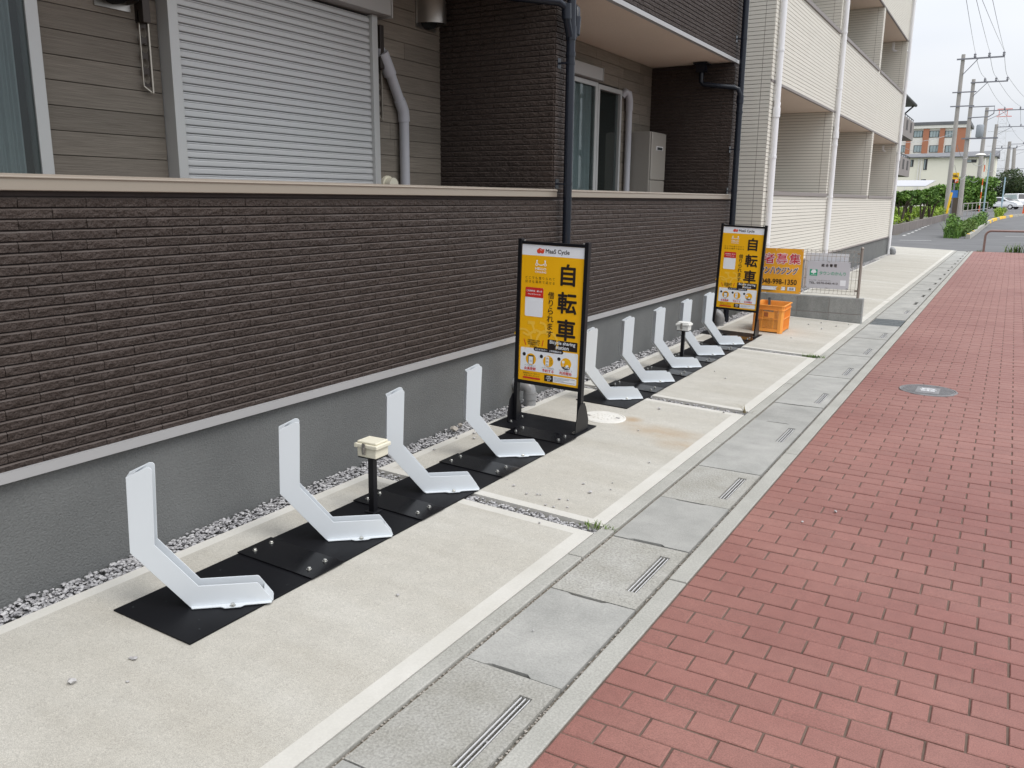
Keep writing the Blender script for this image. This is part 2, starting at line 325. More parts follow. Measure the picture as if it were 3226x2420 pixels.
def thing(name, loc, label, cat, group=None, rot=(0,0,0), world=True):
    """Empty at the base of a thing; world=True: parts are modelled in world coordinates"""
    o = bpy.data.objects.new(name, None); COL.objects.link(o); o.empty_display_size = .1
    o.location = loc; o.rotation_euler = rot; o['label'] = label; o['category'] = cat
    if group: o['group'] = group
    ORG[o.name] = tuple(loc) if world else (0,0,0)
    return o
def tag(o, label, cat, group=None):
    o['label'] = label; o['category'] = cat
    if group: o['group'] = group
    return o
def inst(name, me, parent, loc, rot=(0,0,0), scale=(1,1,1)):
    o = bpy.data.objects.new(name, me); COL.objects.link(o); o.parent = parent
    off = ORG.get(parent.name, (0,0,0)); ORG[o.name] = off
    o.location = (loc[0]-off[0], loc[1]-off[1], loc[2]-off[2]); o.rotation_euler = rot; o.scale = scale
    return o
def copy_tree(o, parent=None):
    c = o.copy(); COL.objects.link(c)
    if parent: c.parent = parent; c.matrix_parent_inverse = o.matrix_parent_inverse.copy()
    for ch in list(o.children): copy_tree(ch, c)
    return c
def arc(cx, cy, r, a0, a1, n=5):
    return [(cx + r*math.cos(R(a0+(a1-a0)*i/n)), cy + r*math.sin(R(a0+(a1-a0)*i/n))) for i in range(n+1)]
def rrect(x0, x1, y0, y1, r, n=4):
    return arc(x1-r,y0+r,r,-90,0,n)+arc(x1-r,y1-r,r,0,90,n)+arc(x0+r,y1-r,r,90,180,n)+arc(x0+r,y0+r,r,180,270,n)
def disc(cx, cy, r, n=24): return [(cx+r*math.cos(2*math.pi*i/n), cy+r*math.sin(2*math.pi*i/n)) for i in range(n)]
_tx = {}
def text2d(body, bold=0.0):
    """2-D outline of a line of lettering, height about 1, centred; built-in font"""
    k = (body, bold)
    if k in _tx: return _tx[k]
    c = bpy.data.curves.new('lettering', 'FONT'); c.body = body; c.size = 1.0; c.offset = bold; c.resolution_u = 3
    o = bpy.data.objects.new('lettering', c); COL.objects.link(o)
    dg = bpy.context.evaluated_depsgraph_get(); me = bpy.data.meshes.new_from_object(o.evaluated_get(dg))
    vs = [(v.co.x, v.co.y) for v in me.vertices]; fs = [tuple(p.vertices) for p in me.polygons]
    bpy.data.objects.remove(o); bpy.data.curves.remove(c); bpy.data.meshes.remove(me)
    _tx[k] = (vs, fs); return vs, fs
def put_text(mb, body, fn, x0, x1, y0, y1, depth, bold=0.0, mi=0, keep=False):
    """bold: extra stroke half-width as a fraction of the em"""
    vs, fs = text2d(body, 0.0)
    ax0 = min(v[0] for v in vs); ax1 = max(v[0] for v in vs); ay0 = min(v[1] for v in vs); ay1 = max(v[1] for v in vs)
    sx = (x1-x0)/(ax1-ax0+2*bold); sy = (y1-y0)/(ay1-ay0+2*bold); cx, cy = (x0+x1)/2, (y0+y1)/2
    if keep: sx = sy = min(sx, sy)
    sh_ = [(0, 0)] + ([(bold*math.cos(i*math.pi/4), bold*math.sin(i*math.pi/4)) for i in range(8)] if bold else [])
    for k_, (ox, oy) in enumerate(sh_):
        mb.add([fn(cx+(v[0]+ox-(ax0+ax1)/2)*sx, cy+(v[1]+oy-(ay0+ay1)/2)*sy, depth+k_*.03) for v in vs], fs, mi)
def flat(mb, poly, fn, depth, mi=0):
    mb.add([fn(p[0], p[1], depth) for p in poly], [tuple(range(len(poly)))], mi)
def facing(loc): return (Vector(loc) - CAMLOC).length
def inframe(P, pad=120):
    d = Vector(P) - CAMLOC; zc = d.dot(AF)
    if zc < .1: return False
    u = PW/2 + FPX*d.dot(AX)/zc; v = PH/2 + FPX*d.dot(AD)/zc
    return -pad < u < PW+pad and -pad < v < PH+pad

# ================================================================== SETTING
# ---- ground sheet out to the horizon
g = MB()
ys = [-120, 30.2, 30.9, 46, 60, 80, 100, 120, 160, 200, 300, 1500]
def ghz(y): return -0.45 if y < 30.5 else gr(y) - 0.03
xs = [-900, -60, 60, 900]
for i, y in enumerate(ys):
    for x in xs: g.v.append((x, y, ghz(y)))
for i in range(len(ys)-1):
    for k in range(len(xs)-1):
        a = i*len(xs)+k; g.f.append((a, a+1, a+1+len(xs), a+len(xs))); g.mi.append(0)
g.build('ground', MT['ground'], kind='structure')
# ---- asphalt
rd = MB()
def strip(mb, pts, mi=0):      # pts: (xl, xr, y)
    for (a, b) in zip(pts[:-1], pts[1:]):
        mb.add([(a[0],a[2],gr(a[2])+a[3]), (a[1],a[2],gr(a[2])+a[3]), (b[1],b[2],gr(b[2])+b[3]), (b[0],b[2],gr(b[2])+b[3])], [(0,1,2,3)], mi)
E_ = -0.012
strip(rd, [(-60, 60, 30.05, E_), (-60, 60, 42.3, E_)])
strip(rd, [(-1.55, 9, 42.3, E_), (-1.7, 9, 46, E_), (-2.0, 9, 60, E_), (-2.3, 9.5, 80, E_), (-3, 12, 100, E_), (-2, 16, 120, E_), (6, 40, 170, E_), (18, 60, 200, E_), (30, 90, 240, E_)])
rd.build('road', MT['asphalt'], kind='structure')
rs = MB(); rs.box(4.62, 14, -60, 30.0, -.45, -.13); rs.build('carriageway', MT['asphalt'], kind='structure')
kb = MB(); kb.box(4.42, 4.60, -20, 30.0, -.44, .004); kb.build('roadside_kerb', MT['curb'], kind='structure')
ln = MB()
def seg(a, b, wd, z=0.004):
    a = Vector(a); b = Vector(b); d = (b-a).normalized(); p = Vector((-d.y, d.x, 0))*wd/2
    ln.add([(q.x, q.y, gr(q.y)+E_+z) for q in (a-p, a+p, b+p, b-p)], [(0,1,2,3)])
seg((-.87, 36.8, 0), (.25, 37.2, 0), .15); seg((2.7, 44.4, 0), (6.5, 45.6, 0), .15)
for i in range(9):
    y0 = 41.8 + i*2.2; seg((-1.24-(y0-41.8)*.017, y0, 0), (-1.24-(y0+1.1-41.8)*.017, y0+1.1, 0), .12)
ln.build('road_marking', MT['line'], kind='structure')

# ---- concrete apron: slabs with trowelled edge bands, gravel strips between
APX0, APX1 = 0.135, 1.457
ap = MB(); ap.box(-9, 1.455, -6, 30.0, -.45, -.10)
apron = ap.build('apron', MT['soil'], kind='structure')
cuts = [(-6, .72), (.82, 3.262), (3.355, 5.765), (5.872, 8.305), (8.42, 11.03), (11.16, 13.9), (13.92, 16.9), (16.92, 20.0), (20.02, 23.0), (23.02, 26.4), (26.42, 29.95)]
def slab(y0, y1):
    m = MB(); x0, x1, bw = APX0, APX1, .072
    if y1 > 25.7: x0 = -8.0
    X = [x0, x0+bw*.75, x1-bw, x1]; Yv = [y0, y0+bw*.8, y1-bw*.8, y1]
    for i in range(3):
        for k in range(3):
            core = (i == 1 and k == 1)
            m.add([(X[i],Yv[k],gz(X[i])), (X[i+1],Yv[k],gz(X[i+1])), (X[i+1],Yv[k+1],gz(X[i+1])), (X[i],Yv[k+1],gz(X[i]))], [(0,1,2,3)], 0 if core else 1)
    for a, b in (((x0,y0),(x1,y0)), ((x1,y0),(x1,y1)), ((x1,y1),(x0,y1)), ((x0,y1),(x0,y0))):
        m.add([(a[0],a[1],gz(a[0])), (b[0],b[1],gz(b[0])), (b[0],b[1],-.11), (a[0],a[1],-.11)], [(0,1,2,3)], 1)
    return m.build('concrete_slab', [MT['concrete'], MT['concrete_edge']], apron)
for c in cuts: slab(*c)

# ---- gravel (stuff): strip along the walls and the narrow cross strips
def stone(mb, x, y, z, r, n=6):
    a = rng.random()*6.28; s = [rng.uniform(.6, 1.1)*r for _ in range(3)]; s[2] *= .72
    base = [(1,0,0),(-1,0,0),(0,1,0),(0,-1,0),(0,0,1),(0,0,-1),(.6,.6,.55),(-.6,-.6,.5),(.6,-.6,.5),(-.6,.6,.5)]
    vs = []
    ca, sa = math.cos(a), math.sin(a)
    for bx, by, bz in base:
        k = rng.uniform(.75, 1.15); px, py, pz = bx*s[0]*k, by*s[1]*k, bz*s[2]*k
        vs.append((x+px*ca-py*sa, y+px*sa+py*ca, z+pz))
    mb.add(vs, [(4,6,9),(4,9,7),(4,7,8),(4,8,6),(6,0,2),(6,2,9),(9,2,1),(9,1,7),(7,1,3),(7,3,8),(8,3,0),(8,0,6),(0,5,2),(2,5,1),(1,5,3),(3,5,0)])
gv = MB()
def gravel_area(x0, x1, y0, y1, dens, r0, r1, top=-.012):
    for _ in range(int((x1-x0)*(y1-y0)*dens)):
        x = rng.uniform(x0, x1); y = rng.uniform(y0, y1)
        stone(gv, x, y, gz(x)+top+rng.uniform(-.018, .010), rng.uniform(r0, r1))
gravel_area(.005, .13, .6, 5.5, 8800, .0065, .0140)
gravel_area(.005, .13, 5.5, 11.6, 4200, .010, .018)
gravel_area(.005, .13, 11.6, 25.7, 1500, .016, .026)
for (a, b) in ((3.262, 3.355), (5.765, 5.872), (8.305, 8.42)): gravel_area(.13, 1.45, a+.004, b-.004, 6500 if a < 4 else 4500, .008, .015, -.020)
gravel_area(.13, 1.45, 11.12, 11.16, 2500, .012, .02, -.02)
gv.build('gravel', MT['gravel'], kind='stuff')['label'] = 'grey crushed gravel along the foot of the walls and between slabs'

# ---- roadside drain: ditch, kerb strips, covers with slots
D0, D1 = 1.54, 1.897
dm = MB()
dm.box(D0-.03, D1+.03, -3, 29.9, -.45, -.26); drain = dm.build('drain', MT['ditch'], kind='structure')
for nm, xa, xb in (('kerb_strip', 1.460, 1.526), ('kerb_strip', 1.910, 1.984)):
    y = -3.0; k = 0
    while y < 29.9:
        y1 = min(y + 2.0, 29.9); m = MB(); dz = rng.uniform(-.001, .002)
        m.box(xa, xb, y+.003, y1-.003, -.4, gz(xa)*.5+dz if xa < 1.5 else dz)
        m.build('kerb_strip', MT['curb'], drain, bevel=.004); y = y1; k += 1
m = MB(); m.box(1.5262, 1.5398, -3, 29.9, -.4, -.012); m.box(1.8972, 1.9098, -3, 29.9, -.4, -.014); m.build('joint_filling', MT['soil'], drain)
# debris in the two joints
dj = MB()
for _ in range(1100):
    x = rng.choice((1.533, 1.9035))+rng.uniform(-.005, .005); y = 1.2 + 9*rng.random()**1.6
    stone(dj, x, y, -.010+rng.uniform(-.004, .006), rng.uniform(.003, .0055))
dj.build('joint_grit', MT['rock'], drain, kind='stuff')
PIT = 0.6
def cover_mesh(slot, notch):
    x0, x1, L = D0+.003, D1-.003, PIT-.006
    m = MB(); t = -.075
    if slot:
        sx0, sx1, sy0, sy1 = 1.800, 1.846, .125, .503
        X = [x0, sx0, sx1, x1]; Yv = [0, sy0, sy1, L]
        for i in range(3):
            for k in range(3):
                if i == 1 and k == 1: continue
                for zz in (0, t): m.add([(X[i],Yv[k],zz),(X[i+1],Yv[k],zz),(X[i+1],Yv[k+1],zz),(X[i],Yv[k+1],zz)], [(0,1,2,3)])
        for pl in ([(x0,0),(x1,0),(x1,L),(x0,L)], [(sx0,sy0),(sx0,sy1),(sx1,sy1),(sx1,sy0)]):
            for a, b in zip(pl, pl[1:]+pl[:1]): m.add([(*a,0),(*b,0),(*b,t),(*a,t)], [(0,1,2,3)])
    else:
        poly = [(x0,0)]
        if notch: poly += [(1.612,0),(1.635,.012),(1.765,.016),(1.785,0)]
        poly += [(x1,0),(x1,L)]
        if notch == 2: poly += [(1.785,L),(1.765,L-.012),(1.64,L-.010),(1.615,L)]
        poly += [(x0,L)]
        m.prism(poly, lambda a, b, c: (a, b, c), t, 0)
    me = m.mesh('drain_cover', MT['cover_agg'] if slot else MT['cover'])
    b = bmesh.new(); b.from_mesh(me); bmesh.ops.remove_doubles(b, verts=b.verts, dist=1e-5); bmesh.ops.recalc_face_normals(b, faces=b.faces); b.to_mesh(me); b.free()
    return me
CM = {True: cover_mesh(True, 0), False: cover_mesh(False, 2), 'p': cover_mesh(False, 0)}
me_slot_late = CM[True].copy(); me_slot_late.materials[0] = MT['cover']
mb = MB()
for k in range(3): mb.box(-.0025, .0025, .126, .502, -.03, -.004)
bar_me = MB(); bar_me.box(-.0016, .0016, .127, .501, -.009, -.0045); bar_me = bar_me.mesh('grate_bar', MT['bar'])
k = -6
while 1.489 + k*PIT < 29.2:
    y = 1.489 + k*PIT + .003
    if k == 16:
        gt = MB()
        for i in range(24): gt.box(D0+.004+i*.0148, D0+.010+i*.0148, y, y+.594, -.04, -.003)
        for j in range(5): gt.box(D0+.002, D1-.004, y+j*.1455, y+.012+j*.1455, -.035, -.001)
        gt.build('steel_grating', MT['grating'], drain, label='galvanised steel grating in the drain beside the block wall')
    else:
        slot = (k % 2 == 0)
        me = (CM[True] if k < 5 else me_slot_late) if slot else (CM[False] if k in (1, 3, 7) else CM['p'])
        o = inst('drain_cover', me, drain, (0, y, rng.uniform(-.003, .002)), rot=(rng.uniform(-.001, .001), 0, 0))
        if slot and k < 20 and k > -3:
            for j in range(3): inst('grate_bar', bar_me, o, (1.808+j*.0145, 0, 0))
            bx = MB(); bx.box(-.030, .018, .14, .49, -.07, -.045)
    k += 1
# cross pieces of the slot hangers (stuff seen through the slots) are part of the ditch
lj = MB()
for k in range(0, 9, 2):
    y = 1.489 + k*PIT
    for j in range(3): stone(lj, rng.uniform(1.803, 1.84), y+rng.uniform(.14, .49), -.035, rng.uniform(.006, .011))
lj.build('slot_debris', MT['pebble'], drain, kind='stuff')

# ---- red brick sidewalk
sm = MB(); sm.box(1.986, 4.41, -3, 29.93, -.45, -.0048)
walk = sm.build('sidewalk', MT['sand'], kind='structure')
BP, BL, BX0, BY0 = 0.0992, 0.2, 1.9885, 2.196
MH = (2.50, 7.37, .215)      # manhole in the sidewalk
def brick_mesh(name, L, W, g=.0034):
    m = MB(); x0, x1, y0, y1, b = g, L-g, g, W-g, .003
    m.v += [(x0+b,y0+b,0),(x1-b,y0+b,0),(x1-b,y1-b,0),(x0+b,y1-b,0),(x0,y0,-.003),(x1,y0,-.003),(x1,y1,-.003),(x0,y1,-.003),(x0,y0,-.03),(x1,y0,-.03),(x1,y1,-.03),(x0,y1,-.03)]
    m.f += [(0,1,2,3),(4,5,1,0),(5,6,2,1),(6,7,3,2),(7,4,0,3),(8,9,5,4),(9,10,6,5),(10,11,7,6),(11,8,4,7)]; m.mi += [0]*9
    return m
brick_full = brick_mesh('brick', BL, BP).mesh('brick', MT['brick']); brick_half = brick_mesh('brick', BL/2, BP).mesh('brick', MT['brick'])
allb = []
row = int((-1.0 - BY0)/BP)
while BY0 + row*BP < 29.75:
    y = BY0 + row*BP; half = (row % 2 == 1)
    x = BX0; first = True
    while x < 4.38:
        L = BL/2 if (half and first) else BL
        cx, cy = x+L/2, y+BP/2
        d = math.hypot(cx-MH[0], cy-MH[1])
        if d > MH[2]+.045 or y < 0: allb.append((x, y, L))
        x += L; first = False
    row += 1
allb.sort(key=lambda b: (not inframe((b[0]+.1, b[1]+.05, 0), 60), facing((b[0]+.1, b[1]+.05, 0))))
rest = MB()
for i, (x, y, L) in enumerate(allb):
    dz = rng.uniform(-.0018, .0012); tx, ty = rng.uniform(-.006, .006), rng.uniform(-.004, .004)
    if i < 300:
        inst('brick', brick_full if L > .15 else brick_half, walk, (x, y, dz), rot=(tx, ty*.5, rng.uniform(-.004, .004)))
    else:
        bm_ = brick_mesh('b', L, BP); vs = [(a+x, b+y, c+dz+(b-.05)*tx-(a-.1)*ty*.5) for a, b, c in bm_.v]
        rest.add(vs, bm_.f)
# cut pieces round the manhole
for k in range(14):
    a0 = 2*math.pi*k/14; a1 = 2*math.pi*(k+1)/14-.035
    ri, ro = MH[2]+.006, MH[2]+.135
    poly = [(MH[0]+ri*math.cos(a0), MH[1]+ri*math.sin(a0)), (MH[0]+ro*math.cos(a0), MH[1]+ro*math.sin(a0)), (MH[0]+ro*math.cos(a1), MH[1]+ro*math.sin(a1)), (MH[0]+ri*math.cos(a1), MH[1]+ri*math.sin(a1))]
    rest.prism(poly, lambda a, b, c: (a, b, c), -.03, -.0030)
rest.build('brick_paving', MT['brick'], walk, kind='stuff')

# ================================================================== DARK TILED BUILDING
XB = -.985      # back wall of the recessed balconies
db = thing('apartment_building', (0, 5.0, 0), 'dark brown split-face tile apartment building with recessed balconies and beige coping', 'building')
P1, P1e, P2, P2e = 5.567, 5.81, 9.945, 10.14
m = MB(); m.box(-8, -1.06, -4, 10.135, -.3, 9.0); body = m.build('building_body', MT['dark_in'], db)
m = MB(); m.box(-8, -.10, -4, 10.13, -.35, .50); m.box(-.10, 0.0, -4, 10.13, -.35, .512); m.build('foundation', MT['stucco'], db)
m = MB(); m.box(-.05, .030, -4, 10.135, .5125, .516); m.box(.0265, .034, -4, 10.135, .500, .536); m.box(-.05, .030, -4, 10.135, .532, .5355); m.build('base_flashing', MT['flash'], db)
# parapet, pillars, upper parapet cores (tiles stand in front)
m = MB()
m.box(-.15, 0.0, -4, P1, .54, 1.487); m.box(-.15, -.0005, P1, P2e, .54, 1.487)
m.box(XB-.07, -.001, P1, P1e, 1.487, 3.0); m.box(XB-.07, -.001, P2, P2e, 1.487, 3.0)
m.box(-.15, -.0015, -4, P2e, 3.045, 4.45)
m.build('tiled_wall_core', MT['tile_core'], db)
m = MB(); m.box(-.99, -.151, -4, 10.13, .45, .62); m.build('balcony_floor', MT['cream_cop'], db)
# tiles
TR, TLN = .0379, .25
def tile_mesh(L, seed):
    r_ = random.Random(seed); nx = 5; m = MB(); W = TR-.0058; g = .0014
    idx = {}
    for i in range(nx+1):
        for j in range(4):
            y = g+(L-2*g)*i/nx; z = (0, .5*W, W-.0050, W)[j]
            xx = (.0108, .0122, .0126, .0068)[j]
            if j < 3: xx += r_.uniform(-.0016, .0016)
            if j == 2: z += r_.uniform(-.0012, .0012)
            idx[i, j] = len(m.v); m.v.append((xx, y, z))
    for i in range(nx):
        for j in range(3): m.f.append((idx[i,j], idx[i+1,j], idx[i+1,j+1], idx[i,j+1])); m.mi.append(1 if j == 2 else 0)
    b0 = len(m.v)
    m.v += [(0,g,0),(0,L-g,0),(0,L-g,W),(0,g,W)]
    m.f += [tuple([b0, b0+1] + [idx[i,0] for i in range(nx, -1, -1)]), tuple([b0+2, b0+3] + [idx[i,3] for i in range(nx+1)]),
            (b0, idx[0,0], idx[0,1], idx[0,2], idx[0,3], b0+3), (b0+1, b0+2, idx[nx,3], idx[nx,2], idx[nx,1], idx[nx,0])]
    m.mi += [0]*(len(m.f)-len(m.mi)); return m
TV = [tile_mesh(TLN, s) for s in range(10)]
TM = [t.mesh('tile', [MT['tile'], MT['tile_lip_lit']]) for t in TV]
for me in TM:
    b = bmesh.new(); b.from_mesh(me); bmesh.ops.recalc_face_normals(b, faces=b.faces); b.to_mesh(me); b.free()
clad = MB(); tiles = []
def put_tile(vs_mb, y, z, L, mapf):
    sc_ = L/TLN
    clad.add([mapf(x, y+yy*sc_, z+zz) for x, yy, zz in vs_mb.v], vs_mb.f); clad.mi[-len(vs_mb.mi):] = vs_mb.mi
ROW0 = 1.471 - 25*TR
for r in range(25):
    z = ROW0 + r*TR + .003
    st = 1.644 if r % 2 == 0 else 1.770
    st += (r//2 % 5)*.006 + rng.uniform(-.004, .004)
    y = st - 14*TLN
    while y < P2e:
        L = min(TLN, P2e-y)
        if L > .06 and y > -1.5: tiles.append((y, z, L))
        y += TLN
tiles.sort(key=lambda t: (t[2] < TLN-.001, not inframe((0, t[0]+.125, t[1]), 0), facing((0, t[0], t[1]))))
ti = 0
for (y, z, L) in tiles:
    v = rng.randrange(10)
    if ti < 300 and L > TLN-.001 and inframe((0, y+.125, z), 60): inst('tile', TM[v], db, (0, y, z)); ti += 1
    else: put_tile(TV[v], y, z, L, lambda a, b, c: (a, b, c))
# upper parapet
for r in range(33):
    z = 3.052 + r*TR; y = 1.644 + (0 if r % 2 else .125)
    while y < P2e:
        put_tile(TV[rng.randrange(10)], y, z, min(TLN, P2e-y), lambda a, b, c: (a-.001, b, c)); y += TLN
# pillars: front strips and the faces turned to the near bay
for (pa, pb, X1) in ((P1, P1e, 0), (P2, P2e, 0)):
    nrow = int((3.0-1.49)/TR)
    for r in range(nrow):
        z = 1.49 + r*TR
        hw = (pb-pa)/2
        for k in range(2): put_tile(TV[rng.randrange(10)], pa+k*hw, z, hw, lambda a, b, c: (a, b, c))
        x = X1 + .002; seg_l = [.12] + [TLN]*4; sgn = rng.random()*0
        if r % 2: seg_l = [.12, .125] + [TLN]*3
        for L in seg_l:
            L = min(L, x-XB)
            if L < .03: break
            vm_ = TV[rng.randrange(10)]; sc_ = L/TLN
            clad.add([(x-yy*sc_, pa-xx, z+zz) for xx, yy, zz in vm_.v], vm_.f); clad.mi[-len(vm_.mi):] = vm_.mi; x -= L
clad.build('tile_cladding', [MT['tile'], MT['tile_lip_lit']], db, kind='stuff')
m = MB()
for pa in (P1, P2): m.box(-.126, -.119, pa-.011, pa-.001, 1.49, 3.0)
m.box(.002, .0115, 4.213, 4.217, .538, 1.472)
m.build('sealant_joint', MT['brown_metal'], db)
# copings
for (a, b) in ((-4, P1+.012), (P1e, P2e-.02)):
    m = MB()
    poly = [(-.175,1.490),(.030,1.490),(.034,1.492),(.034,1.530),(.040,1.533),(.040,1.5375),(.029,1.5465),(-.175,1.552)]
    m.prism(poly, lambda p, q, d: (p, d, q), a, b); m.build('coping', MT['coping'], db, bevel=.0015)
m = MB(); m.box(-.14, .006, -4, P1, 1.473, 1.4895); m.box(-.14, .006, P1e, P2e-.02, 1.473, 1.4895); m.build('coping_underlay', MT['tile_core'], db)
# soffit + upper floor
m = MB(); m.box(-1.055, -.035, -4, P2e, 3.012, 3.04); m.build('soffit', MT['soffit'], db)
m = MB(); m.box(-.034, .012, -4, P2e+.003, 3.006, 3.044); m.build('soffit_flashing', MT['flash'], db)
m = MB(); m.box(-1.05, -.152, -4, P2e, 3.05, 3.3); m.build('upper_floor', MT['stucco'], db)
# back wall boards (sub-parts of the back wall)
m = MB(); m.box(-1.058, XB-.012, -4, P1-.002, .62, 3.01); m.box(-1.058, XB-.012, P1e+.002, P2-.002, .62, 3.01)
back = m.build('back_wall', MT['board_gap'], db)
opens = [(.9, 2.385, 2.70), (3.045, 4.722, 2.95), (7.1, 8.965, 2.60)]
def clip(y0, y1, zz):
    out_ = [(y0, y1)]
    for a, b, zo in opens:
        if zz > zo: continue
        nx = []
        for p, q in out_:
            if q <= a or p >= b: nx.append((p, q)); continue
            if p < a: nx.append((p, a))
            if q > b: nx.append((b, q))
        out_ = nx
    return out_
BR = .1125
for r in range(21):
    z = 1.660 - 9*BR + r*BR + .0015
    if z > 3.0: break
    if z + BR < 1.45: continue
    top = min(z+BR-.003, 3.008)
    for bay0, bay1, Ls in ((.0, P1-.003, 1.515), (P1e+.003, P2-.003, .6)):
        y = bay0 - rng.random()*Ls
        while y < bay1:
            a, b = max(y, bay0), min(y+Ls, bay1)
            for p, q in clip(a+.001, b-.001, z):
                if q-p > .03:
                    mm = MB(); mm.box(XB-.011, XB, p, q, z, top); mm.build('board', MT['board'], back, bevel=.002)
            y += Ls
# ---- window by the left edge
def window(y0, y1, z0, z1, fx, mull, curt, fr=.045):
    wn = MB()
    wn.box(XB-.02, fx, y0, y0+fr, z0, z1); wn.box(XB-.02, fx, y1-fr*1.3, y1, z0, z1)
    wn.box(XB-.02, fx, y0+fr, y1-fr*1.3, z1-fr, z1); wn.box(XB-.02, fx, y0+fr, y1-fr*1.3, z0, z0+fr)
    for mu in mull: wn.box(XB-.015, fx-.006, mu-.022, mu+.022, z0+fr, z1-fr)
    o = wn.build('window', MT['white_alu'], db, bevel=.002)
    gl = MB(); gx = fx-.010; gl.box(gx-.003, gx, y0+fr, y1-fr*1.3, z0+fr, z1-fr); gl.build('pane', MT['glass'], o)
    c = MB(); n = 90
    for (ca, cb) in curt:
        vs = []
        for i in range(n+1):
            y = ca+(cb-ca)*i/n; x = gx-.024+.006*math.sin(i*.9)+.004*math.sin(i*.37+1)
            vs += [(x, y, z0+.05), (x, y, z1-.05)]
        c.add(vs, [(2*i, 2*i+2, 2*i+3, 2*i+1) for i in range(n)])
    c.build('curtain', MT['curtain'], o)
    return o
window(.9, 2.385, .66, 2.72, XB+.05, [1.40], [(2.02, 2.275)])
window(7.1, 8.325, .66, 2.655, XB+.05, [7.5], [(7.16, 8.24)])
o = MB(); o.box(XB-.01, XB+.045, 8.345, 8.385, .66, 2.645); o.box(XB-.01, XB+.045, 8.925, 8.965, .66, 2.645); o.box(XB-.01, XB+.045, 8.385, 8.925, 2.60, 2.645); o.box(XB-.01, XB+.045, 8.385, 8.925, .66, .72)
sash = o.build('window_sash', MT['white_alu'], db, bevel=.002)
g2 = MB(); g2.box(XB+.010, XB+.014, 8.385, 8.925, .72, 2.60); g2.build('pane', MT['glass'], sash)
m = MB(); m.box(XB+.001, XB+.11, 7.05, 8.30, 2.665, 2.785); m.box(XB+.001, XB+.118, 8.30, 8.312, 2.66, 2.79); m.build('shutter_box', MT['shutter_box'], db, bevel=.003)
# ---- roller shutter with slats
m = MB(); m.box(XB+.02, XB+.044, 3.108, 4.662, .68, 2.66); sh = m.build('roller_shutter', MT['dark_in'], db)
for ya, yb in ((3.048, 3.108), (4.662, 4.718)):
    m = MB(); m.box(XB-.01, XB+.085, ya, yb, .66, 2.665); m.build('guide_rail', MT['white_alu'], sh, bevel=.002)
m = MB(); m.box(XB, XB+.15, 3.02, 4.785, 2.668, 2.80); m.box(XB, XB+.13, 3.02, 4.785, 2.80, 2.985); m.box(XB, XB+.158, 4.785, 4.797, 2.655, 2.99); m.build('housing', MT['shutter_box'], sh, bevel=.003)
SP = .0425
pr = [(0,0),(.0105,.0008),(.0128,.003),(.0136,.008),(.0136,.024),(.0126,.0285),(.0105,.0302),(.0055,.0306),(.0055,.0322),(.0108,.0326),(.0108,.0366),(.0055,.037),(.0045,.0400),(0,.0415)]
sm_ = MB(); sm_.prism([(p[0], p[1]) for p in pr], lambda p, q, d: (p, d, q), 3.106, 4.664)
slat_me = sm_.mesh('slat', MT['shutter'])
b = bmesh.new(); b.from_mesh(slat_me); bmesh.ops.recalc_face_normals(b, faces=b.faces); b.to_mesh(slat_me); b.free()
k = 0
while .70 + k*SP < 2.63: inst('slat', slat_me, sh, (XB+.045, 0, .70+k*SP)); k += 1
# ---- drying-pole brackets (hanging arms with round holes)
def bracket(y, ztop, zbot):
    x0 = XB+.012; wd = .052; H = ztop-zbot
    root = MB(); root.box(x0-.011, x0+.055, y-.030, y+.012, ztop-.06, ztop+.22)
    o = root.build('drying_pole_bracket', MT['brown_metal'], db, bevel=.003)
    fr = MB()
    fr.box(x0+.008, x0+.016, y-.030, y-.026, zbot+.03, ztop); fr.box(x0+.008, x0+.020, y+.018, y+.026, zbot, ztop+.02)
    fr.bar((x0+.012, y-.028, zbot+.03), (x0+.012, y+.022, zbot), .008, .006)
    fr.build('arm_edge', MT['pale_metal'], o)
    pl = MB(); nh = 5; n = 16
    hs = H/(nh+.3); ya, yb = y-.026, y+.018; cy = (ya+yb)/2; rr = .019
    for k_ in range(nh):
        za = zbot+.03+k_*hs; zb = za+hs; cz = (za+zb)/2
        ring = [(cy+rr*math.cos(2*math.pi*i/n), cz+rr*1.25*math.sin(2*math.pi*i/n)) for i in range(n)]
        def sq(i):
            a = 2*math.pi*i/n; cx_, sx_ = math.cos(a), math.sin(a); s_ = 1/max(abs(cx_), abs(sx_))
            return (cy+(yb-ya)/2*cx_*s_, cz+(zb-za)/2*sx_*s_)
        o_ = len(pl.v)
        for i in range(n): pl.v.append((x0+.012, *ring[i])); pl.v.append((x0+.012, *sq(i)))
        for i in range(n):
            j = (i+1) % n; pl.f.append((o_+2*i, o_+2*i+1, o_+2*j+1, o_+2*j)); pl.mi.append(0)
    pl.build('perforated_arm', MT['brown_metal'], o)
bracket(2.945, 2.38, 1.99); bracket(4.795, 2.40, 2.01)
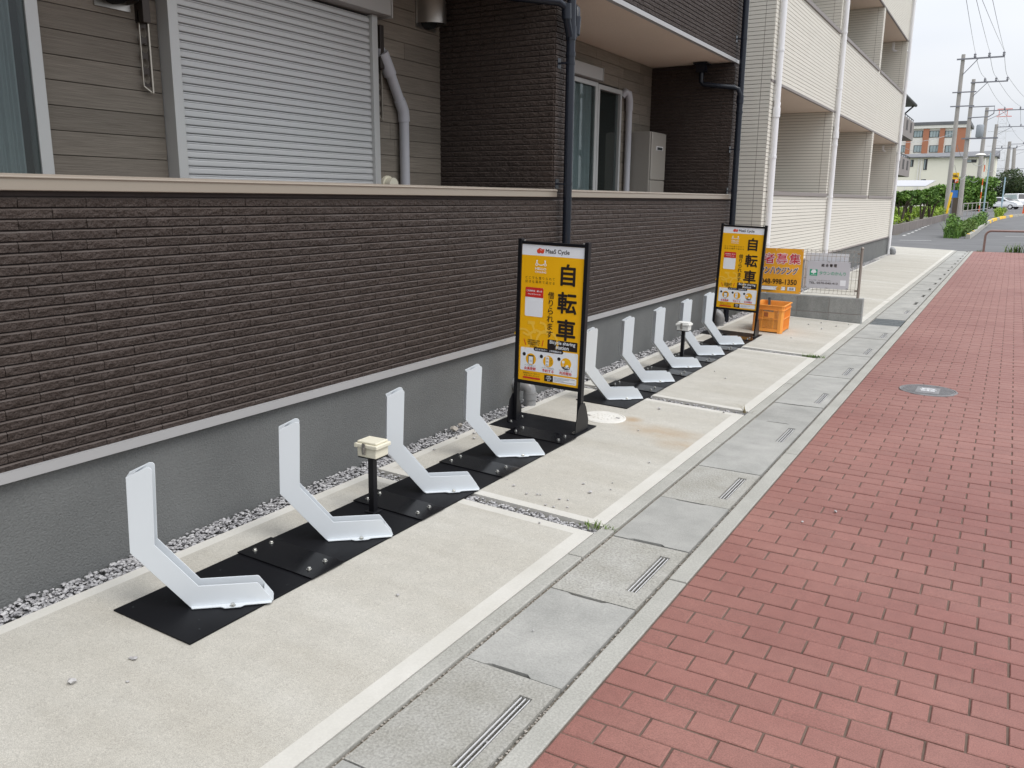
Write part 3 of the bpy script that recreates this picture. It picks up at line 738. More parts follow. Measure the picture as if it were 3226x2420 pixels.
# ---- vent hoods
def hood(y, z, wd, h):
    m = MB(); n = 14
    prof = []
    for i in range(n+1):
        a = math.pi*i/n; prof.append((y - wd/2*math.cos(a), math.sin(a)))
    lev = [(0, 1.0, 0.17), (.55, 1.0, .17), (.8, .9, .14), (.95, .65, .09), (1.0, .2, .03)]
    vs = []
    for t, sy, dp in lev:
        for (yy, s_) in prof: vs.append((XB+.004+dp*s_, y+(yy-y)*sy, z+h*t))
    fs = []
    for l in range(len(lev)-1):
        for i in range(n): a = l*(n+1)+i; fs.append((a, a+1, a+n+2, a+n+1))
    m.add(vs, fs); m.box(XB+.001, XB+.010, y-wd/2-.012, y+wd/2+.012, z-.03, z+h+.01)
    o = m.build('vent_hood', MT['steel'], db, smooth=40)
    i2 = MB(); i2.tube([(XB+.002, y, z+.05), (XB+.06, y, z+.05)], wd*.36, 16); i2.build('vent_duct', MT['dark_in'], o)
hood(2.79, 2.395, .17, .24); hood(5.375, 2.72, .22, .27)
# ---- air-conditioning ducts on the back wall
def duct(pts, r, flat_=1.0):
    m = MB(); m.tube(pts, r, 14); return m
m = duct([(XB+.05, 4.80, 2.44), (XB+.052, 4.835, 2.40), (XB+.05, 5.0, 2.13), (XB+.05, 5.035, 2.06), (XB+.05, 5.035, .62)], .036)
m.tube([(XB+.05, 4.80, 2.445), (XB+.052, 4.885, 2.31)], .046, 14); m.tube([(XB+.05, 4.985, 2.155), (XB+.05, 5.028, 2.085), (XB+.05, 5.036, 2.01)], .042, 14); m.tube([(XB, 4.79, 2.45), (XB+.06, 4.80, 2.445)], .04, 14)
m.build('pipe_duct', MT['duct'], db, smooth=35)
m = duct([(XB+.05, 9.16, .62), (XB+.05, 9.16, 2.50)], .036); m.tube([(XB+.05, 9.16, 2.45), (XB+.05, 9.155, 2.56), (XB+.05, 9.12, 2.63), (XB+.04, 9.07, 2.645), (XB+.005, 9.05, 2.60)], [.042, .042, .042, .04, .04], 14)
m.build('pipe_duct', MT['duct'], db, smooth=35)
m = MB(); m.tube([(XB, 4.88, 1.565), (XB+.07, 4.88, 1.565)], .05, 16); m.tube([(XB, 4.88, 1.565), (XB+.02, 4.88, 1.565)], .065, 16); m.build('vent_cap', MT['cream_plastic'], db, smooth=35)
# ---- navy downpipes
def pipe_ring(m, c, r, h): m.tube([(c[0], c[1], c[2]-h/2), (c[0], c[1], c[2]+h/2)], r, 16)
def downpipe(x, y, bottom, top, r, branch, mt, parent, clips, lab=None):
    m = MB(); m.tube([(x, y, bottom), (x, y, top)], r, 18)
    for z in branch: pipe_ring(m, (x, y, z), r*1.18, .09); pipe_ring(m, (x, y, z-.14), r*1.12, .03)
    o = m.build('downpipe', mt, parent, smooth=35, label=lab)
    for z in clips:
        c = MB(); pipe_ring(c, (x, y, z), r*1.10, .018); c.box(.0105, x, y-.035, y-.015, z-.006, z+.006); c.box(.0105, .014, y-.055, y-.005, z-.035, z+.035)
        c.build('pipe_clip', mt, o)
    return o
dp = downpipe(.085, 5.645, 0.0, 4.6, .032, [2.62], MT['navy'], db, [2.42, 1.585, .75])
m = MB(); m.tube([(-.45, 5.30, 2.96), (-.40, 5.30, 2.86), (-.20, 5.36, 2.83), (.06, 5.50, 2.80), (.085, 5.565, 2.775), (.085, 5.575, 2.70), (.085, 5.625, 2.60)], .027, 14)
m.tube([(.085, 5.565, 2.80), (.085, 5.572, 2.70)], .034, 14); m.build('branch_pipe', MT['navy'], dp, smooth=35)
m = MB(); m.tube([(-.40, 5.95, 2.98), (-.2, 5.92, 2.86), (.03, 5.80, 2.83), (.07, 5.76, 2.80), (.085, 5.735, 2.72), (.085, 5.69, 2.60)], .024, 14)
m.tube([(.085, 5.73, 2.74), (.085, 5.715, 2.62)], .032, 14); m.build('branch_pipe', MT['navy'], dp, smooth=35)
dp2 = downpipe(.085, 9.955, -.1, 4.6, .035, [2.60], MT['navy'], db, [3.25, 2.05, 1.585, .7])
m = MB(); m.box(-.42, -.26, 9.74, 9.90, 2.985, 3.0); m.box(-.39, -.29, 9.77, 9.87, 2.90, 2.99); m.tube([(-.34, 9.82, 2.92), (-.34, 9.82, 2.80), (-.31, 9.83, 2.77), (0.02, 9.90, 2.73), (.07, 9.915, 2.71), (.085, 9.93, 2.66), (.085, 9.95, 2.55)], .028, 14)
m.build('branch_pipe', MT['navy'], dp2, smooth=35)
# ---- grey waste pipes out of the foundation
def waste(y, parent, x=.125, r=.042):
    m = MB(); m.tube([(-.02, y, .188), (x-.055, y, .188), (x-.024, y, .181), (x-.006, y, .164), (x, y, .135), (x, y, .11)], r*1.06, 18)
    pipe_ring(m, (x, y, .118), r*1.14, .05); m.tube([(x, y, -.02), (x, y, .14)], r, 18)
    m.build('waste_pipe', MT['pvc'], parent, smooth=40)
waste(5.05, db); waste(9.60, db, .115, .05)

# ---- gas water heater on the second balcony
wh = thing('water_heater', (-.80, 9.5, .62), 'champagne grey gas water heater standing in the far dark tiled balcony', 'water heater')
m = MB(); m.box(-.98, -.70, 9.255, 9.715, 1.40, 2.23); m.box(-.97, -.71, 9.27, 9.70, .62, 1.392); m.build('case', MT['heater'], wh, bevel=.012)
m = MB(); m.box(-.6995, -.685, 9.262, 9.708, 1.70, 2.222); m.box(-.6995, -.688, 9.262, 9.708, 1.56, 1.692); m.box(-.6995, -.688, 9.262, 9.708, 1.41, 1.552); m.build('front_panel', MT['heater'], wh, bevel=.008)
m = MB(); m.box(-.6845, -.680, 9.40, 9.60, 2.03, 2.075); m.build('exhaust_slot', MT['bar'], wh); m = MB(); m.box(-.6795, -.678, 9.42, 9.58, 2.035, 2.065); m.build('exhaust_opening', MT['dark_in'], wh)

# ================================================================== CREAM BUILDING
cb = thing('apartment_building', (0, 18.5, 0), 'cream horizontal-siding apartment building with three stacked rows of balconies and white downpipes', 'building')
CY0, CY1 = 11.63, 25.62
pil = [(11.63, 11.86), (16.02, 16.25), (20.85, 21.08), (25.40, 25.62)]
FL = [(.545, 1.55, 3.0), (3.03, 4.27, 5.6), (5.63, 6.87, 8.2)]
m = MB(); m.box(-8, -1.02, CY0+.02, CY1-.003, -.3, 9.4); m.build('building_body', MT['cream'], cb)
m = MB(); m.box(-8.01, -.0, CY0, CY1, -.35, .515); m.build('foundation', MT['stucco'], cb)
m = MB(); m.box(-.05, .028, CY0-.025, CY1+.01, .52, .545); m.box(-8.0, -.05, CY0-.025, CY0+.06, .52, .545); m.build('base_flashing', MT['cream_cop'], cb)
core = MB(); soff = MB(); flr = MB()
for (a, b, c) in FL:
    core.box(-.14, -.010, CY0+.012, CY1-.012, a, b)
    for (p, q) in pil: core.box(-1.02, -.0105, p+.012, q-.012, b, c)
    soff.box(-1.015, -.03, CY0+.02, CY1-.02, c+.002, c+.028)
    flr.box(-1.01, -.141, CY0+.02, CY1-.02, a-.0, a+.12)
core.box(-8, -.0112, CY0+.0079, CY0+.0115, .55, 9.4)
core.build('siding_backing', MT['cream_gap'], cb); soff.build('soffit', MT['soffit'], cb); flr.build('balcony_floor', MT['stucco'], cb)
m = MB()
for (a, b, c) in FL: m.box(-.03, .006, CY0+.002, CY1-.002, c-.004, c+.028)
m.build('soffit_flashing', MT['cream_cop'], cb)
m = MB(); m.box(-8.3, .35, CY0-.3, CY1+.3, 9.4, 9.6); m.build('roof', MT['far_roof'], cb)
CP = .0505; nb = 0; restc = MB()
def cboard(x0, x1, y0, y1, z0, z1, single):
    global nb
    if single and nb < 300:
        mm = MB(); mm.box(x0, x1, y0, y1, z0, z1); mm.build('siding_board', MT['cream'], cb); nb += 1
    else: restc.box(x0, x1, y0, y1, z0, z1)
segs = [CY0+.001, 13.7, 16.15, 18.6, 21.0, 23.3, CY1-.001]
for fi, (a, b, c) in enumerate(FL):
    z = a
    while z < b-.01:
        z1 = min(z+CP-.0065, b)
        for p, q in zip(segs[:-1], segs[1:]): cboard(-.0095, 0, p+.0012, q-.0012, z, z1, fi < 2 and p < 20)
        z += CP
    z = b
    while z < c-.01:
        z1 = min(z+CP-.0065, c-.004)
        for (p, q) in pil:
            restc.box(-.010, -.0006, p, q, z, z1)
            if p > CY0+.1: restc.box(-.125, -.0106, p, p+.0115, z, z1); restc.box(-1.0, -.131, p, p+.0115, z, z1)
        z += CP
z = .552
while z < 7.2:
    z1 = z+CP-.0065
    cboard(-3.0, -.131, CY0-.0005, CY0+.0075, z, z1, z < 4.6)
    restc.box(-.125, -.0101, CY0-.0006, CY0+.0074, z, z1)
    z += CP
restc.build('siding', MT['cream'], cb, kind='stuff')
for fi, (a, b, c) in enumerate(FL):
    for (p, q) in zip(pil[:-1], pil[1:]):
        m = MB(); m.box(-.16, .022, p[1]-.02 if p[0] > 12 else p[1]+.02, q[0]+.01, b+.002, b+.06); m.build('coping', MT['cream_cop'], cb, bevel=.003)
for (y, zs) in ((11.80, [3.4, 2.05, .9]), (16.17, [4.32, 3.4, 1.55, 2.45]), (25.50, [4.3, 2.6, 1.5])):
    o = MB(); o.tube([(.055, y, .05), (.055, y, 9.3)], .040, 16)
    pp = o.build('downpipe', MT['white_pipe'], cb, smooth=40)
    for z in zs:
        c_ = MB(); pipe_ring(c_, (.055, y, z), .046, .03); c_.box(.001, .05, y-.03, y-.01, z-.01, z+.01); c_.build('pipe_clip', MT['white_pipe'], pp)
    for z in (2.62,):
        c_ = MB(); pipe_ring(c_, (.055, y, z), .05, .12); c_.tube([(.055, y, z), (.06, y+.04, z+.12), (.03, y+.08, z+.15), (-.3, y-.08 if y > 20 else y+.2, z+.19), (-.34, y-.09 if y > 20 else y+.22, z+.23), (-.34, y-.09 if y > 20 else y+.22, z+.34)], .034, 12); c_.build('branch_pipe', MT['white_pipe'], pp, smooth=40)
for z in (5.2,):
    c_ = MB(); y = 25.5; c_.tube([(.055, y, z), (.06, y+.02, z+.12), (.03, y, z+.15), (-.3, y-.08, z+.17), (-.34, y-.09, z+.21), (-.34, y-.09, z+.38)], .036, 12); c_.build('branch_pipe', MT['white_pipe'], pp, smooth=40)
waste(25.55, cb, .16, .075)

# ================================================================== BICYCLE STATION
RAKE = 0.036
def platform(x, y, n, label, yaw=0.0):
    t = thing('base_platform', (x, y, gz(x)+.001), label, 'base plate', 'black steel base platforms of the bicycle racks', rot=(0, RAKE, yaw), world=False)
    for k in range(n):
        m = MB(); y0 = 0 if k == 0 else .655+(k-1)*.712
        y1 = .652+k*.712
        if k == n-1: y1 -= .02
        m.box(0, .400, y0, y1, 0, .006); m.build('base_plate', MT['black_plate'], t, off=(0,0,0), bevel=.0015)
    for k in range(n):
        m = MB(); y0 = .562+k*.712
        m.box(-.004, .407, y0, y0+.185, .0068, .0115); o = m.build('joining_plate', MT['black_gloss'], t, off=(0,0,0), bevel=.0012)
        for (bx, by) in ((.045, .05), (.045, .14), (.345, .05), (.345, .14)): inst('bolt', BOLT, o, (bx, y0+by, .0117))
    hl = MB()
    for k in range(n):
        for (hx, hy) in ((.04, .03), (.10, .12), (.30, .10), (.36, .46), (.06, .40), (.35, .06)):
            hl.lathe([(.004, 0), (.004, .0004)], (hx, .02+k*.712+hy, .0061), 8)
    hl.build('bolt_hole', MT['dark_in'], t, off=(0,0,0))
    return t
bm_ = MB(); bm_.lathe([(.0105, 0), (.0105, .002), (.0085, .002)], n=16); bm_.lathe([(.0075, .002), (.0080, .003), (.0080, .008), (.0068, .0095), (.003, .0097)], n=6)
BOLT = bm_.mesh('bolt', MT['bolt'])
platform(.352, 1.634, 4, 'long black steel base platform carrying the row of four white racks')
platform(.330, 5.37, 5, 'long black steel base platform carrying the row of five white racks', R(.45))

def rack_template():
    t = thing('bicycle_rack', (0,0,0), 'x', 'bike rack', 'white bicycle racks', world=False)
    out_ = [(0,.0),(-.187,.222),(-.184,.495)] + [(-.118,.527)] + arc(-.112,.515,.012,90,0,4) + [(-.106,.245),(.030,.080)] + [(.222,.077)] + arc(.226,.065,.012,90,35,3) + [(.283,.004),(.280,0)]
    W, T = .066, .004
    for nm, y0 in (('side_plate', 0), ('side_plate', W-T)):
        m = MB(); m.prism(out_, lambda a, b, c: (a, c, b), y0, y0+T); m.build(nm, MT['white_paint'], t, off=(0,0,0), bevel=.0012)
    m = MB()
    def spine(a, b, th=.004):
        a = Vector((a[0], 0, a[1])); b = Vector((b[0], 0, b[1])); d = (b-a).normalized(); n = Vector((d.z, 0, -d.x))*th
        vs = [Vector((p.x, yy, p.z))+q for p in (a, b) for yy in (T+.0003, W-T-.0003) for q in (Vector((0,0,0)), n)]
        m.add(vs, [(0,1,3,2),(4,6,7,5),(0,4,5,1),(2,3,7,6),(0,2,6,4),(1,5,7,3)])
    spine((-.187,.2235), (-.184,.487)); spine((-.004,.003), (-.187,.2235)); m.build('back_plate', MT['white_paint'], t, off=(0,0,0)); m = MB(); spine((.284,.001), (.255,.045), -.004)
    m.build('toe_plate', MT['white_paint'], t, off=(0,0,0))
    m = MB(); n = 10; vs = []          # folded top cap with its round cut-out
    for i in range(n+1):
        tt = i/n; yy = T+.0003+(W-2*T-.0006)*tt
        se = -.128-.034*math.sqrt(max(0, 1-((tt-.5)/.5)**2)); zs_ = lambda q: .4935+(q+.184)*.485
        vs += [(-.1842, yy, zs_(-.1842)), (se, yy, zs_(se)), (-.1842, yy, zs_(-.1842)-.006), (se, yy, zs_(se)-.004)]
    fs = []
    for i in range(n):
        a = 4*i; b_ = a+4; fs += [(a, b_, b_+1, a+1), (a+2, a+3, b_+3, b_+2), (a+1, b_+1, b_+3, a+3), (a, a+2, b_+2, b_)]
    m.add(vs, fs); m.build('top_cap', MT['white_paint'], t, off=(0,0,0))
    for sgn, y0 in ((-1, 0), (1, W)):
        m = MB(); pl = [(0,0),(.280,0),(.278,.016),(.186,.018),(.172,.030)]+[(.118,.031),(.102,.018),(.006,.016)]
        m.prism([(a, sgn*b) for a, b in pl], lambda a, b, c: (a, y0+b, c), 0.0, .004)
        o = m.build('foot_flange', MT['white_paint'], t, off=(0,0,0), bevel=.001); inst('bolt', BOLT, o, (.145, y0+sgn*.020, .0042))
    return t
rk = rack_template()
RL = [(.562, 1.792, 'white rack in the four-rack row, at the bare end farthest from the signboard'),
      (.558, 2.497, 'white rack in the four-rack row, just before the black post with the cream box'),
      (.558, 3.199, 'white rack in the four-rack row, just past the post with the cream box'),
      (.557, 3.899, 'white rack in the four-rack row, next to the signboard foot'),
      (.518, 5.510, 'white rack in the five-rack row, next to the round white manhole cover'),
      (.514, 6.210, 'second white rack from the round white manhole cover in the five-rack row'),
      (.510, 6.912, 'middle white rack of the five-rack row, before the pale box post'),
      (.506, 7.625, 'white rack of the five-rack row standing right behind the pale box post'),
      (.504, 8.324, 'white rack in the five-rack row, next to the signboard foot by the orange crate')]
for i, (x, y, lab) in enumerate(RL):
    o = rk if i == 0 else copy_tree(rk)
    o.location = (x, y, gz(x)+.0085); o.rotation_euler = (R(rng.uniform(-.4, .4)), R(1.2), R(45+rng.uniform(-.8, .8))); o['label'] = lab

def box_template():
    t = thing('junction_box', (0,0,0), 'x', 'junction box', 'small plastic boxes on black posts', world=False)
    m = MB(); m.box(-.015, .015, -.015, .015, 0, .268); m.box(-.03, .03, -.03, .03, 0, .005); m.build('post', MT['black_frame'], t, off=(0,0,0), bevel=.002)
    m = MB(); m.box(-.050, .052, -.040, .050, .268, .273); m.build('mounting_plate', MT['black_frame'], t, off=(0,0,0))
    m = MB(); m.box(-.053, .053, -.042, .052, .2732, .318); m.build('box_body', MT['cream_plastic'], t, off=(0,0,0), bevel=.004)
    m = MB(); m.box(-.064, .064, -.050, .060, .3182, .337); m.box(-.054, .054, -.040, .050, .337, .348); o = m.build('lid', MT['cream_plastic'], t, off=(0,0,0), bevel=.004)
    m = MB(); m.box(-.062, -.048, -.0512, -.0500, .3183, .3365); m.build('lid_lip', MT['cream_plastic'], o, off=(0,0,0))
    m = MB(); m.box(-.016, .002, -.057, -.0505, .290, .342); m.box(-.013, -.001, -.062, -.057, .300, .325); m.build('latch', MT['steel'], t, off=(0,0,0), bevel=.002)
    return t
bx = box_template(); bx.location = (.512, 2.862, gz(.51)+.0085); bx.rotation_euler = (0, R(.6), R(2)); bx['label'] = 'cream plastic box with steel latch on a short black post in the four-rack row'
bx2 = copy_tree(bx); bx2.location = (.455, 7.31, gz(.46)+.0085); bx2.rotation_euler = (0, R(1.2), R(1)); bx2['label'] = 'pale grey-white plastic box on a short black post in the five-rack row'
for ch in bx2.children:
    if ch.name.startswith(('box_body', 'lid')):
        ch.data = ch.data.copy(); ch.data.materials[0] = MT['white_plastic']
        for c2 in ch.children: c2.data = c2.data.copy(); c2.data.materials[0] = MT['white_plastic']

# ---- signboard
def sign_template():
    t = thing('signboard', (0,0,0), 'x', 'sign', 'yellow bicycle sharing signboards', world=False)
    B = lambda mb, nm, mt, par=t, bev=0: mb.build(nm, mt, par, off=(0,0,0), bevel=bev)
    m = MB(); m.box(-.318, .265, -.195, .193, 0, .006); B(m, 'foot_plate', MT['black_plate'], bev=.0015)
    for x0, x1, sg in ((-.2435, -.2175, -1), (.2185, .2445, 1)):
        m = MB(); m.box(x0, x1, -.020, .020, .0085, 1.190); B(m, 'leg', MT['black_frame'], bev=.002)
        m = MB(); xa = x0-.0045 if sg < 0 else x1+.0005
        m.prism([(-.085,.0085),(.095,.0085),(.095,.07),(.055,.155),(.030,.19),(-.030,.19),(-.06,.155),(-.085,.07)], lambda a, b, c: (c, a, b), xa, xa+.004)
        xf = xa-.030 if sg > 0 else xa
        m.box(min(xa, xf) if sg > 0 else xa, xa+.004 if sg > 0 else xa+.034, -.085, .095, .0063, .0102)
        o = B(m, 'foot_bracket', MT['black_frame'])
        for by in (-.068, .078): inst('bolt', BOLT, o, (xa+(-.016 if sg > 0 else .020), by, .0104))
    m = MB(); m.box(-.2173, .2183, -.016, .016, 1.158, 1.176); m.box(-.2173, .2183, -.016, .016, .265, .287); B(m, 'cross_rail', MT['black_frame'], bev=.001)
    m = MB(); m.box(-.2173, .2183, -.010, .010, .2872, 1.1578); B(m, 'panel', MT['yellow'])
    for bxx in (-.205, .205):
        m = MB(); m.lathe([(.006, 1.1765), (.006, 1.182), (.002, 1.184)], (bxx, -.004, 0), 10); B(m, 'top_screw', MT['bolt'])
    X0, X1, Z0, Z1 = -.2165, .2175, .288, 1.157
    fn = lambda a, b, d: (X0+(X1-X0)*a, -.0100-.0004-d*.0006, Z1-(Z1-Z0)*b)
    K = (X1-X0)/(Z1-Z0)            # aspect: keeps rounded shapes round
    def rr(mb, a0, a1, b0, b1, r, d, mi=0):   # r in panel widths
        pts = rrect(a0, a1, b0/K, b1/K, r); flat(mb, [(p, q*K) for p, q in pts], fn, d, mi)
    def dsc(mb, a, b, r, d, mi=0, n=28): flat(mb, [(p, q*K) for p, q in disc(a, b/K, r, n)], fn, d, mi)
    ft = lambda a, b, d: fn(a, b*K, d)
    def tx(mb, s, a0, a1, b0, b1, d, bold=0.0, mi=0, keep=True):
        f2 = lambda p, q, dd: fn(p, (b0+b1)-q*K, dd)
        put_text(mb, s, f2, a0, a1, b0/K, b1/K, d, bold, mi, keep) if keep else put_text(mb, s, lambda p, q, dd: fn(p, b0+b1-q, dd), a0, a1, b0, b1, d, bold, mi)
    cols = [MT['sign_white'], MT['sign_black'], MT['sign_red'], MT['yellow_l'], MT['sign_grey'], MT['logo_red'], MT['yellow']]
    WH, BK, RD, YL, GY, LR, YE = range(7)
    p = MB()                                                     # printed areas
    flat(p, [(0,0),(1,0),(1,.076),(0,.076)], fn, 0, WH)
    # pale bicycle silhouette
    def stroke(pts, wd, d, mi):
        for (a, b), (c, e) in zip(pts[:-1], pts[1:]):
            dx_, dy_ = c-a, e/K-b/K; l = math.hypot(dx_, dy_) or 1; ox, oy = -dy_/l*wd/2, dx_/l*wd/2
            flat(p, [(a+ox, b+oy*K), (c+ox, e+oy*K), (c-ox, e-oy*K), (a-ox, b-oy*K)], fn, d, mi)
    def ring(a, b, r, wd, d, mi, a0=0, a1=360, n=26):
        for i in range(n):
            q0, q1 = R(a0+(a1-a0)*i/n), R(a0+(a1-a0)*(i+1)/n)
            flat(p, [(a+(r+s_)*math.cos(q), b+(r+s_)*math.sin(q)*K) for s_, q in ((0,q0),(0,q1),(wd,q1),(wd,q0))], fn, d, mi)
    ring(.46, .700, .155, .035, 1, YL, 150, 420); ring(.055, .690, .13, .03, 1, YL, 200, 440)
    stroke([(.055,.645),(.14,.66),(.27,.615),(.36,.63),(.47,.62)], .035, 1, YL); stroke([(.205,.57),(.26,.64)], .035, 1, YL); stroke([(.13,.565),(.25,.565)], .05, 1, YL)
    stroke([(.33,.555),(.42,.565),(.46,.64)], .035, 1, YL)
    # price / how-to card (code square left out)
    rr(p, .075, .372, .306, .518, .02, 1, WH); rr(p, .075, .372, .306, .378, .02, 2, RD); flat(p, [(.075,.350),(.372,.350),(.372,.378),(.075,.378)], fn, 2.5, RD)
    rr(p, .470, .955, .672, .742, .012, 1, BK)
    rr(p, .028, .972, .752, .925, .018, 1, WH); rr(p, .245, .735, .742, .770, .028, 2, BK)
    for i, a in enumerate((.205, .495, .785)):
        dsc(p, a, .836, .086, 2, YE); dsc(p, a-.115, .803+.002*i, .027, 3, BK, 16)
    # pictograms
    p_ = lambda a0, a1, b0, b1, d, mi: flat(p, [(a0,b0),(a1,b0),(a1,b1),(a0,b1)], fn, d, mi)
    p_(.160, .250, .806, .872, 3, BK); p_(.170, .240, .816, .872, 4, WH); p_(.185, .225, .846, .848, 5, GY); p_(.185, .225, .853, .855, 5, GY)
    p_(.452, .508, .800, .872, 3, WH)
    for bb in (.812, .836, .860): ring(.468, bb+.004, .008, .003, 4, GY, n=8); ring(.492, bb+.004, .008, .003, 4, GY, n=8); stroke([(.468,bb+.004),(.478,bb-.002),(.490,bb+.003)], .004, 4, GY)
    for i in range(5): p_(.520, .565, .812+i*.011, .814+i*.011, 3, BK)
    flat(p, [(q, .836+s_*K) for q, s_ in [(.785+.086*math.cos(R(x_)), .086*math.sin(R(x_))) for x_ in range(35, 150, 8)]], fn, 3, BK)
    p_(.722, .762, .815, .833, 3, WH); p_(.738, .744, .833, .864, 3, WH); flat(p, [(.76,.868),(.79,.846),(.82,.842),(.845,.868)], fn, 3.5, WH); ring(.775, .866, .016, .006, 4, BK, n=10); ring(.83, .866, .016, .006, 4, BK, n=10)
    # slashes, pills and tables
    stroke([(.075,.690),(.112,.735)], .012, 2, RD); stroke([(.400,.685),(.382,.730)], .012, 2, RD)
    rr(p, .075, .375, .972, .985, .014, 2, RD); rr(p, .44, .585, .938, .985, .012, 2, BK); rr(p, .58, .965, .938, .985, .012, 1.5, WH)
    for i in range(4): p_(.60, .94-.09*(i % 3), .946+i*.009, .9485+i*.009, 3, GY)
    # red bicycle emblem on the header
    dsc(p, .275, .044, .033, 2, LR, 18); dsc(p, .330, .044, .031, 2, LR, 18); dsc(p, .302, .040, .030, 2.3, LR, 18); flat(p, [(.262,.040),(.300,.022),(.345,.034),(.352,.024),(.362,.028),(.360,.048),(.28,.055)], fn, 2.5, LR)
    dsc(p, .285, .030, .017, 2.6, LR, 12); dsc(p, .300, .034, .006, 3, WH, 8); dsc(p, .318, .035, .006, 3, WH, 8)
    # smile-shaped handlebar emblem
    ring(.315, .100, .080, .011, 2, WH, 38, 142, 14); ring(.245, .139, .012, .009, 2, WH, n=12); ring(.385, .139, .012, .009, 2, WH, n=12)
    stroke([(.245,.133),(.250,.112)], .016, 2, WH); stroke([(.385,.133),(.380,.112)], .016, 2, WH); stroke([(.236,.112),(.262,.110)], .014, 2, WH); stroke([(.368,.110),(.394,.112)], .014, 2, WH)
    B(p, 'printed_areas', cols)
    q = MB()                                                     # lettering
    q2 = MB(); tx(q2, 'MaaS Cycle', .385, .765, .024, .064, 3, .014, BK); B(q2, 'header_lettering', cols)
    tx(q, 'HELLO', .225, .405, .160, .177, 3, .022, WH, False); tx(q, 'CYCLING', .225, .405, .185, .199, 3, .018, WH, False)
    tx(q, 'ど こ で も 借 り ら れ て', .070, .550, .226, .246, 3, 0, BK); tx(q, '好 き な 場 所 で 返 せ る', .070, .550, .254, .274, 3, 0, BK)
    for s, b0 in (('自', .120), ('転', .318), ('車', .512)):
        q2 = MB(); tx(q2, s, .640 if s == '自' else .605, .875 if s == '自' else .915, b0, b0+.156, 3, .026, BK, False); B(q2, 'title_character', cols)
    for i, s in enumerate('借りられます'):
        q2 = MB(); tx(q2, s, .445, .555, .326+i*.0565, .326+i*.0565+.050, 3, .012, BK); B(q2, 'slogan_character', cols)
    tx(q, 'ご利用料金・使い方', .095, .352, .320, .342, 4, .02, WH); tx(q, 'Prices & How to use', .12, .33, .347, .362, 4, .01, WH)
    q2 = MB(); tx(q2, 'Bicycle sharing', .50, .93, .676, .709, 3, .014, WH); tx(q2, 'station', .61, .82, .707, .738, 3, .014, WH); B(q2, 'plate_lettering', cols)
    for i, s in enumerate(('月額登録料は無料', '新規会員登録から', '利用開始までは', 'わずか3分')): tx(q, s, .10+.012*i, .385-.012*i, .688+i*.0145, .7005+i*.0145, 3, .012, BK)
    tx(q, 'はじめての方へ　ご利用開始方法', .275, .705, .749, .763, 4, .015, WH)
    for a, s1, s2 in ((.195, 'アプリを使って', '会員登録'), (.495, 'アプリで自転車を', '予約する'), (.785, 'ロックを解錠して', '利用開始')):
        tx(q, s1, a-.105, a+.105, .880, .893, 3, 0, GY); tx(q, s2, a-.11, a+.11, .895, .919, 3, .02, RD)
    tx(q, '自転車はマナーを守って', .085, .365, .938, .950, 3, 0, BK); tx(q, '安全に走行しましょう', .095, .355, .954, .966, 3, 0, BK)
    for i, s in enumerate(('自転車', '安全利用', '五則')): tx(q, s, .46, .565, .9425+i*.014, .9535+i*.014, 4, .015, WH)
    B(q, 'small_print', cols)['kind'] = 'stuff'
    return t
sg = sign_template(); sg.location = (.4815, 4.635, gz(.48)+.001); sg.rotation_euler = (0, R(1.4), R(0)); sg['label'] = 'yellow bicycle sharing signboard between the four-rack row and the five-rack row'
sg2 = copy_tree(sg); sg2.location = (.432, 9.075, gz(.44)+.001); sg2.rotation_euler = (0, R(1.9), R(.5)); sg2['label'] = 'yellow bicycle sharing signboard in front of the orange crate and the banner'

# ================================================================== MANHOLES, CRATE, FENCE
mh = thing('manhole_cover', (.69, 5.07, gz(.69)), 'round white resin inspection cover in the concrete by the signboard', 'manhole cover', rot=(0, RAKE, 0), world=False)
m = MB(); m.lathe([(.150, -.02), (.150, .004), (.146, .006), (.138, .006), (.137, .003), (.134, .003), (.133, .006), (.0, .0065)], n=40); m.build('lid', MT['lid_white'], mh, off=(0,0,0), smooth=30)
m = MB()
for a in (-.10, .09): m.box(a-.014, a+.014, -.010+a*.3, .010+a*.3, .0066, .0074)
m.build('lifting_slot', MT['iron_dark'], mh, off=(0,0,0))
m = MB()
for i in range(26):
    a = i*2.4; r_ = .012+.0145*math.sqrt(i)
    m.box(r_*math.cos(a)-.006, r_*math.cos(a)+.006, r_*math.sin(a)-.003, r_*math.sin(a)+.003, .0064, .0080)
m.build('cast_pattern', MT['lid_white'], mh, off=(0,0,0))
mi_ = thing('manhole_cover', (MH[0], MH[1], 0), 'round grey cast iron manhole cover set in the red brick sidewalk', 'manhole cover', world=False)
m = MB(); m.lathe([(.214, -.03), (.214, .001), (.211, .003), (.200, .003), (.199, -.002), (.194, -.002), (.193, .002), (.0, .002)], n=44); m.build('lid', MT['iron'], mi_, off=(0,0,0), smooth=30)
m = MB()
for i in range(-8, 9):
    yy = i*.021; hw = math.sqrt(max(0, .185**2-yy**2))
    if hw > .03:
        if abs(yy) < .11: m.box(-hw, -.085, yy-.005, yy+.005, .0021, .0045); m.box(.085, hw, yy-.005, yy+.005, .0021, .0045)
        else: m.box(-hw, hw, yy-.005, yy+.005, .0021, .0045)
m.build('cast_ribs', MT['iron'], mi_, off=(0,0,0))
m = MB()
for (a, b, c, d) in ((-.05,.04,.05,.055), (-.06,.0,.06,.012), (-.008,-.06,.008,.07), (-.05,-.05,.05,-.038), (-.045,.02,-.03,.05), (.03,.02,.045,.05), (-.05,-.035,-.02,-.022), (.02,-.035,.05,-.022)): m.box(a, c, b, d, .0021, .0050)
m.build('cast_emblem', MT['bar'], mi_, off=(0,0,0))
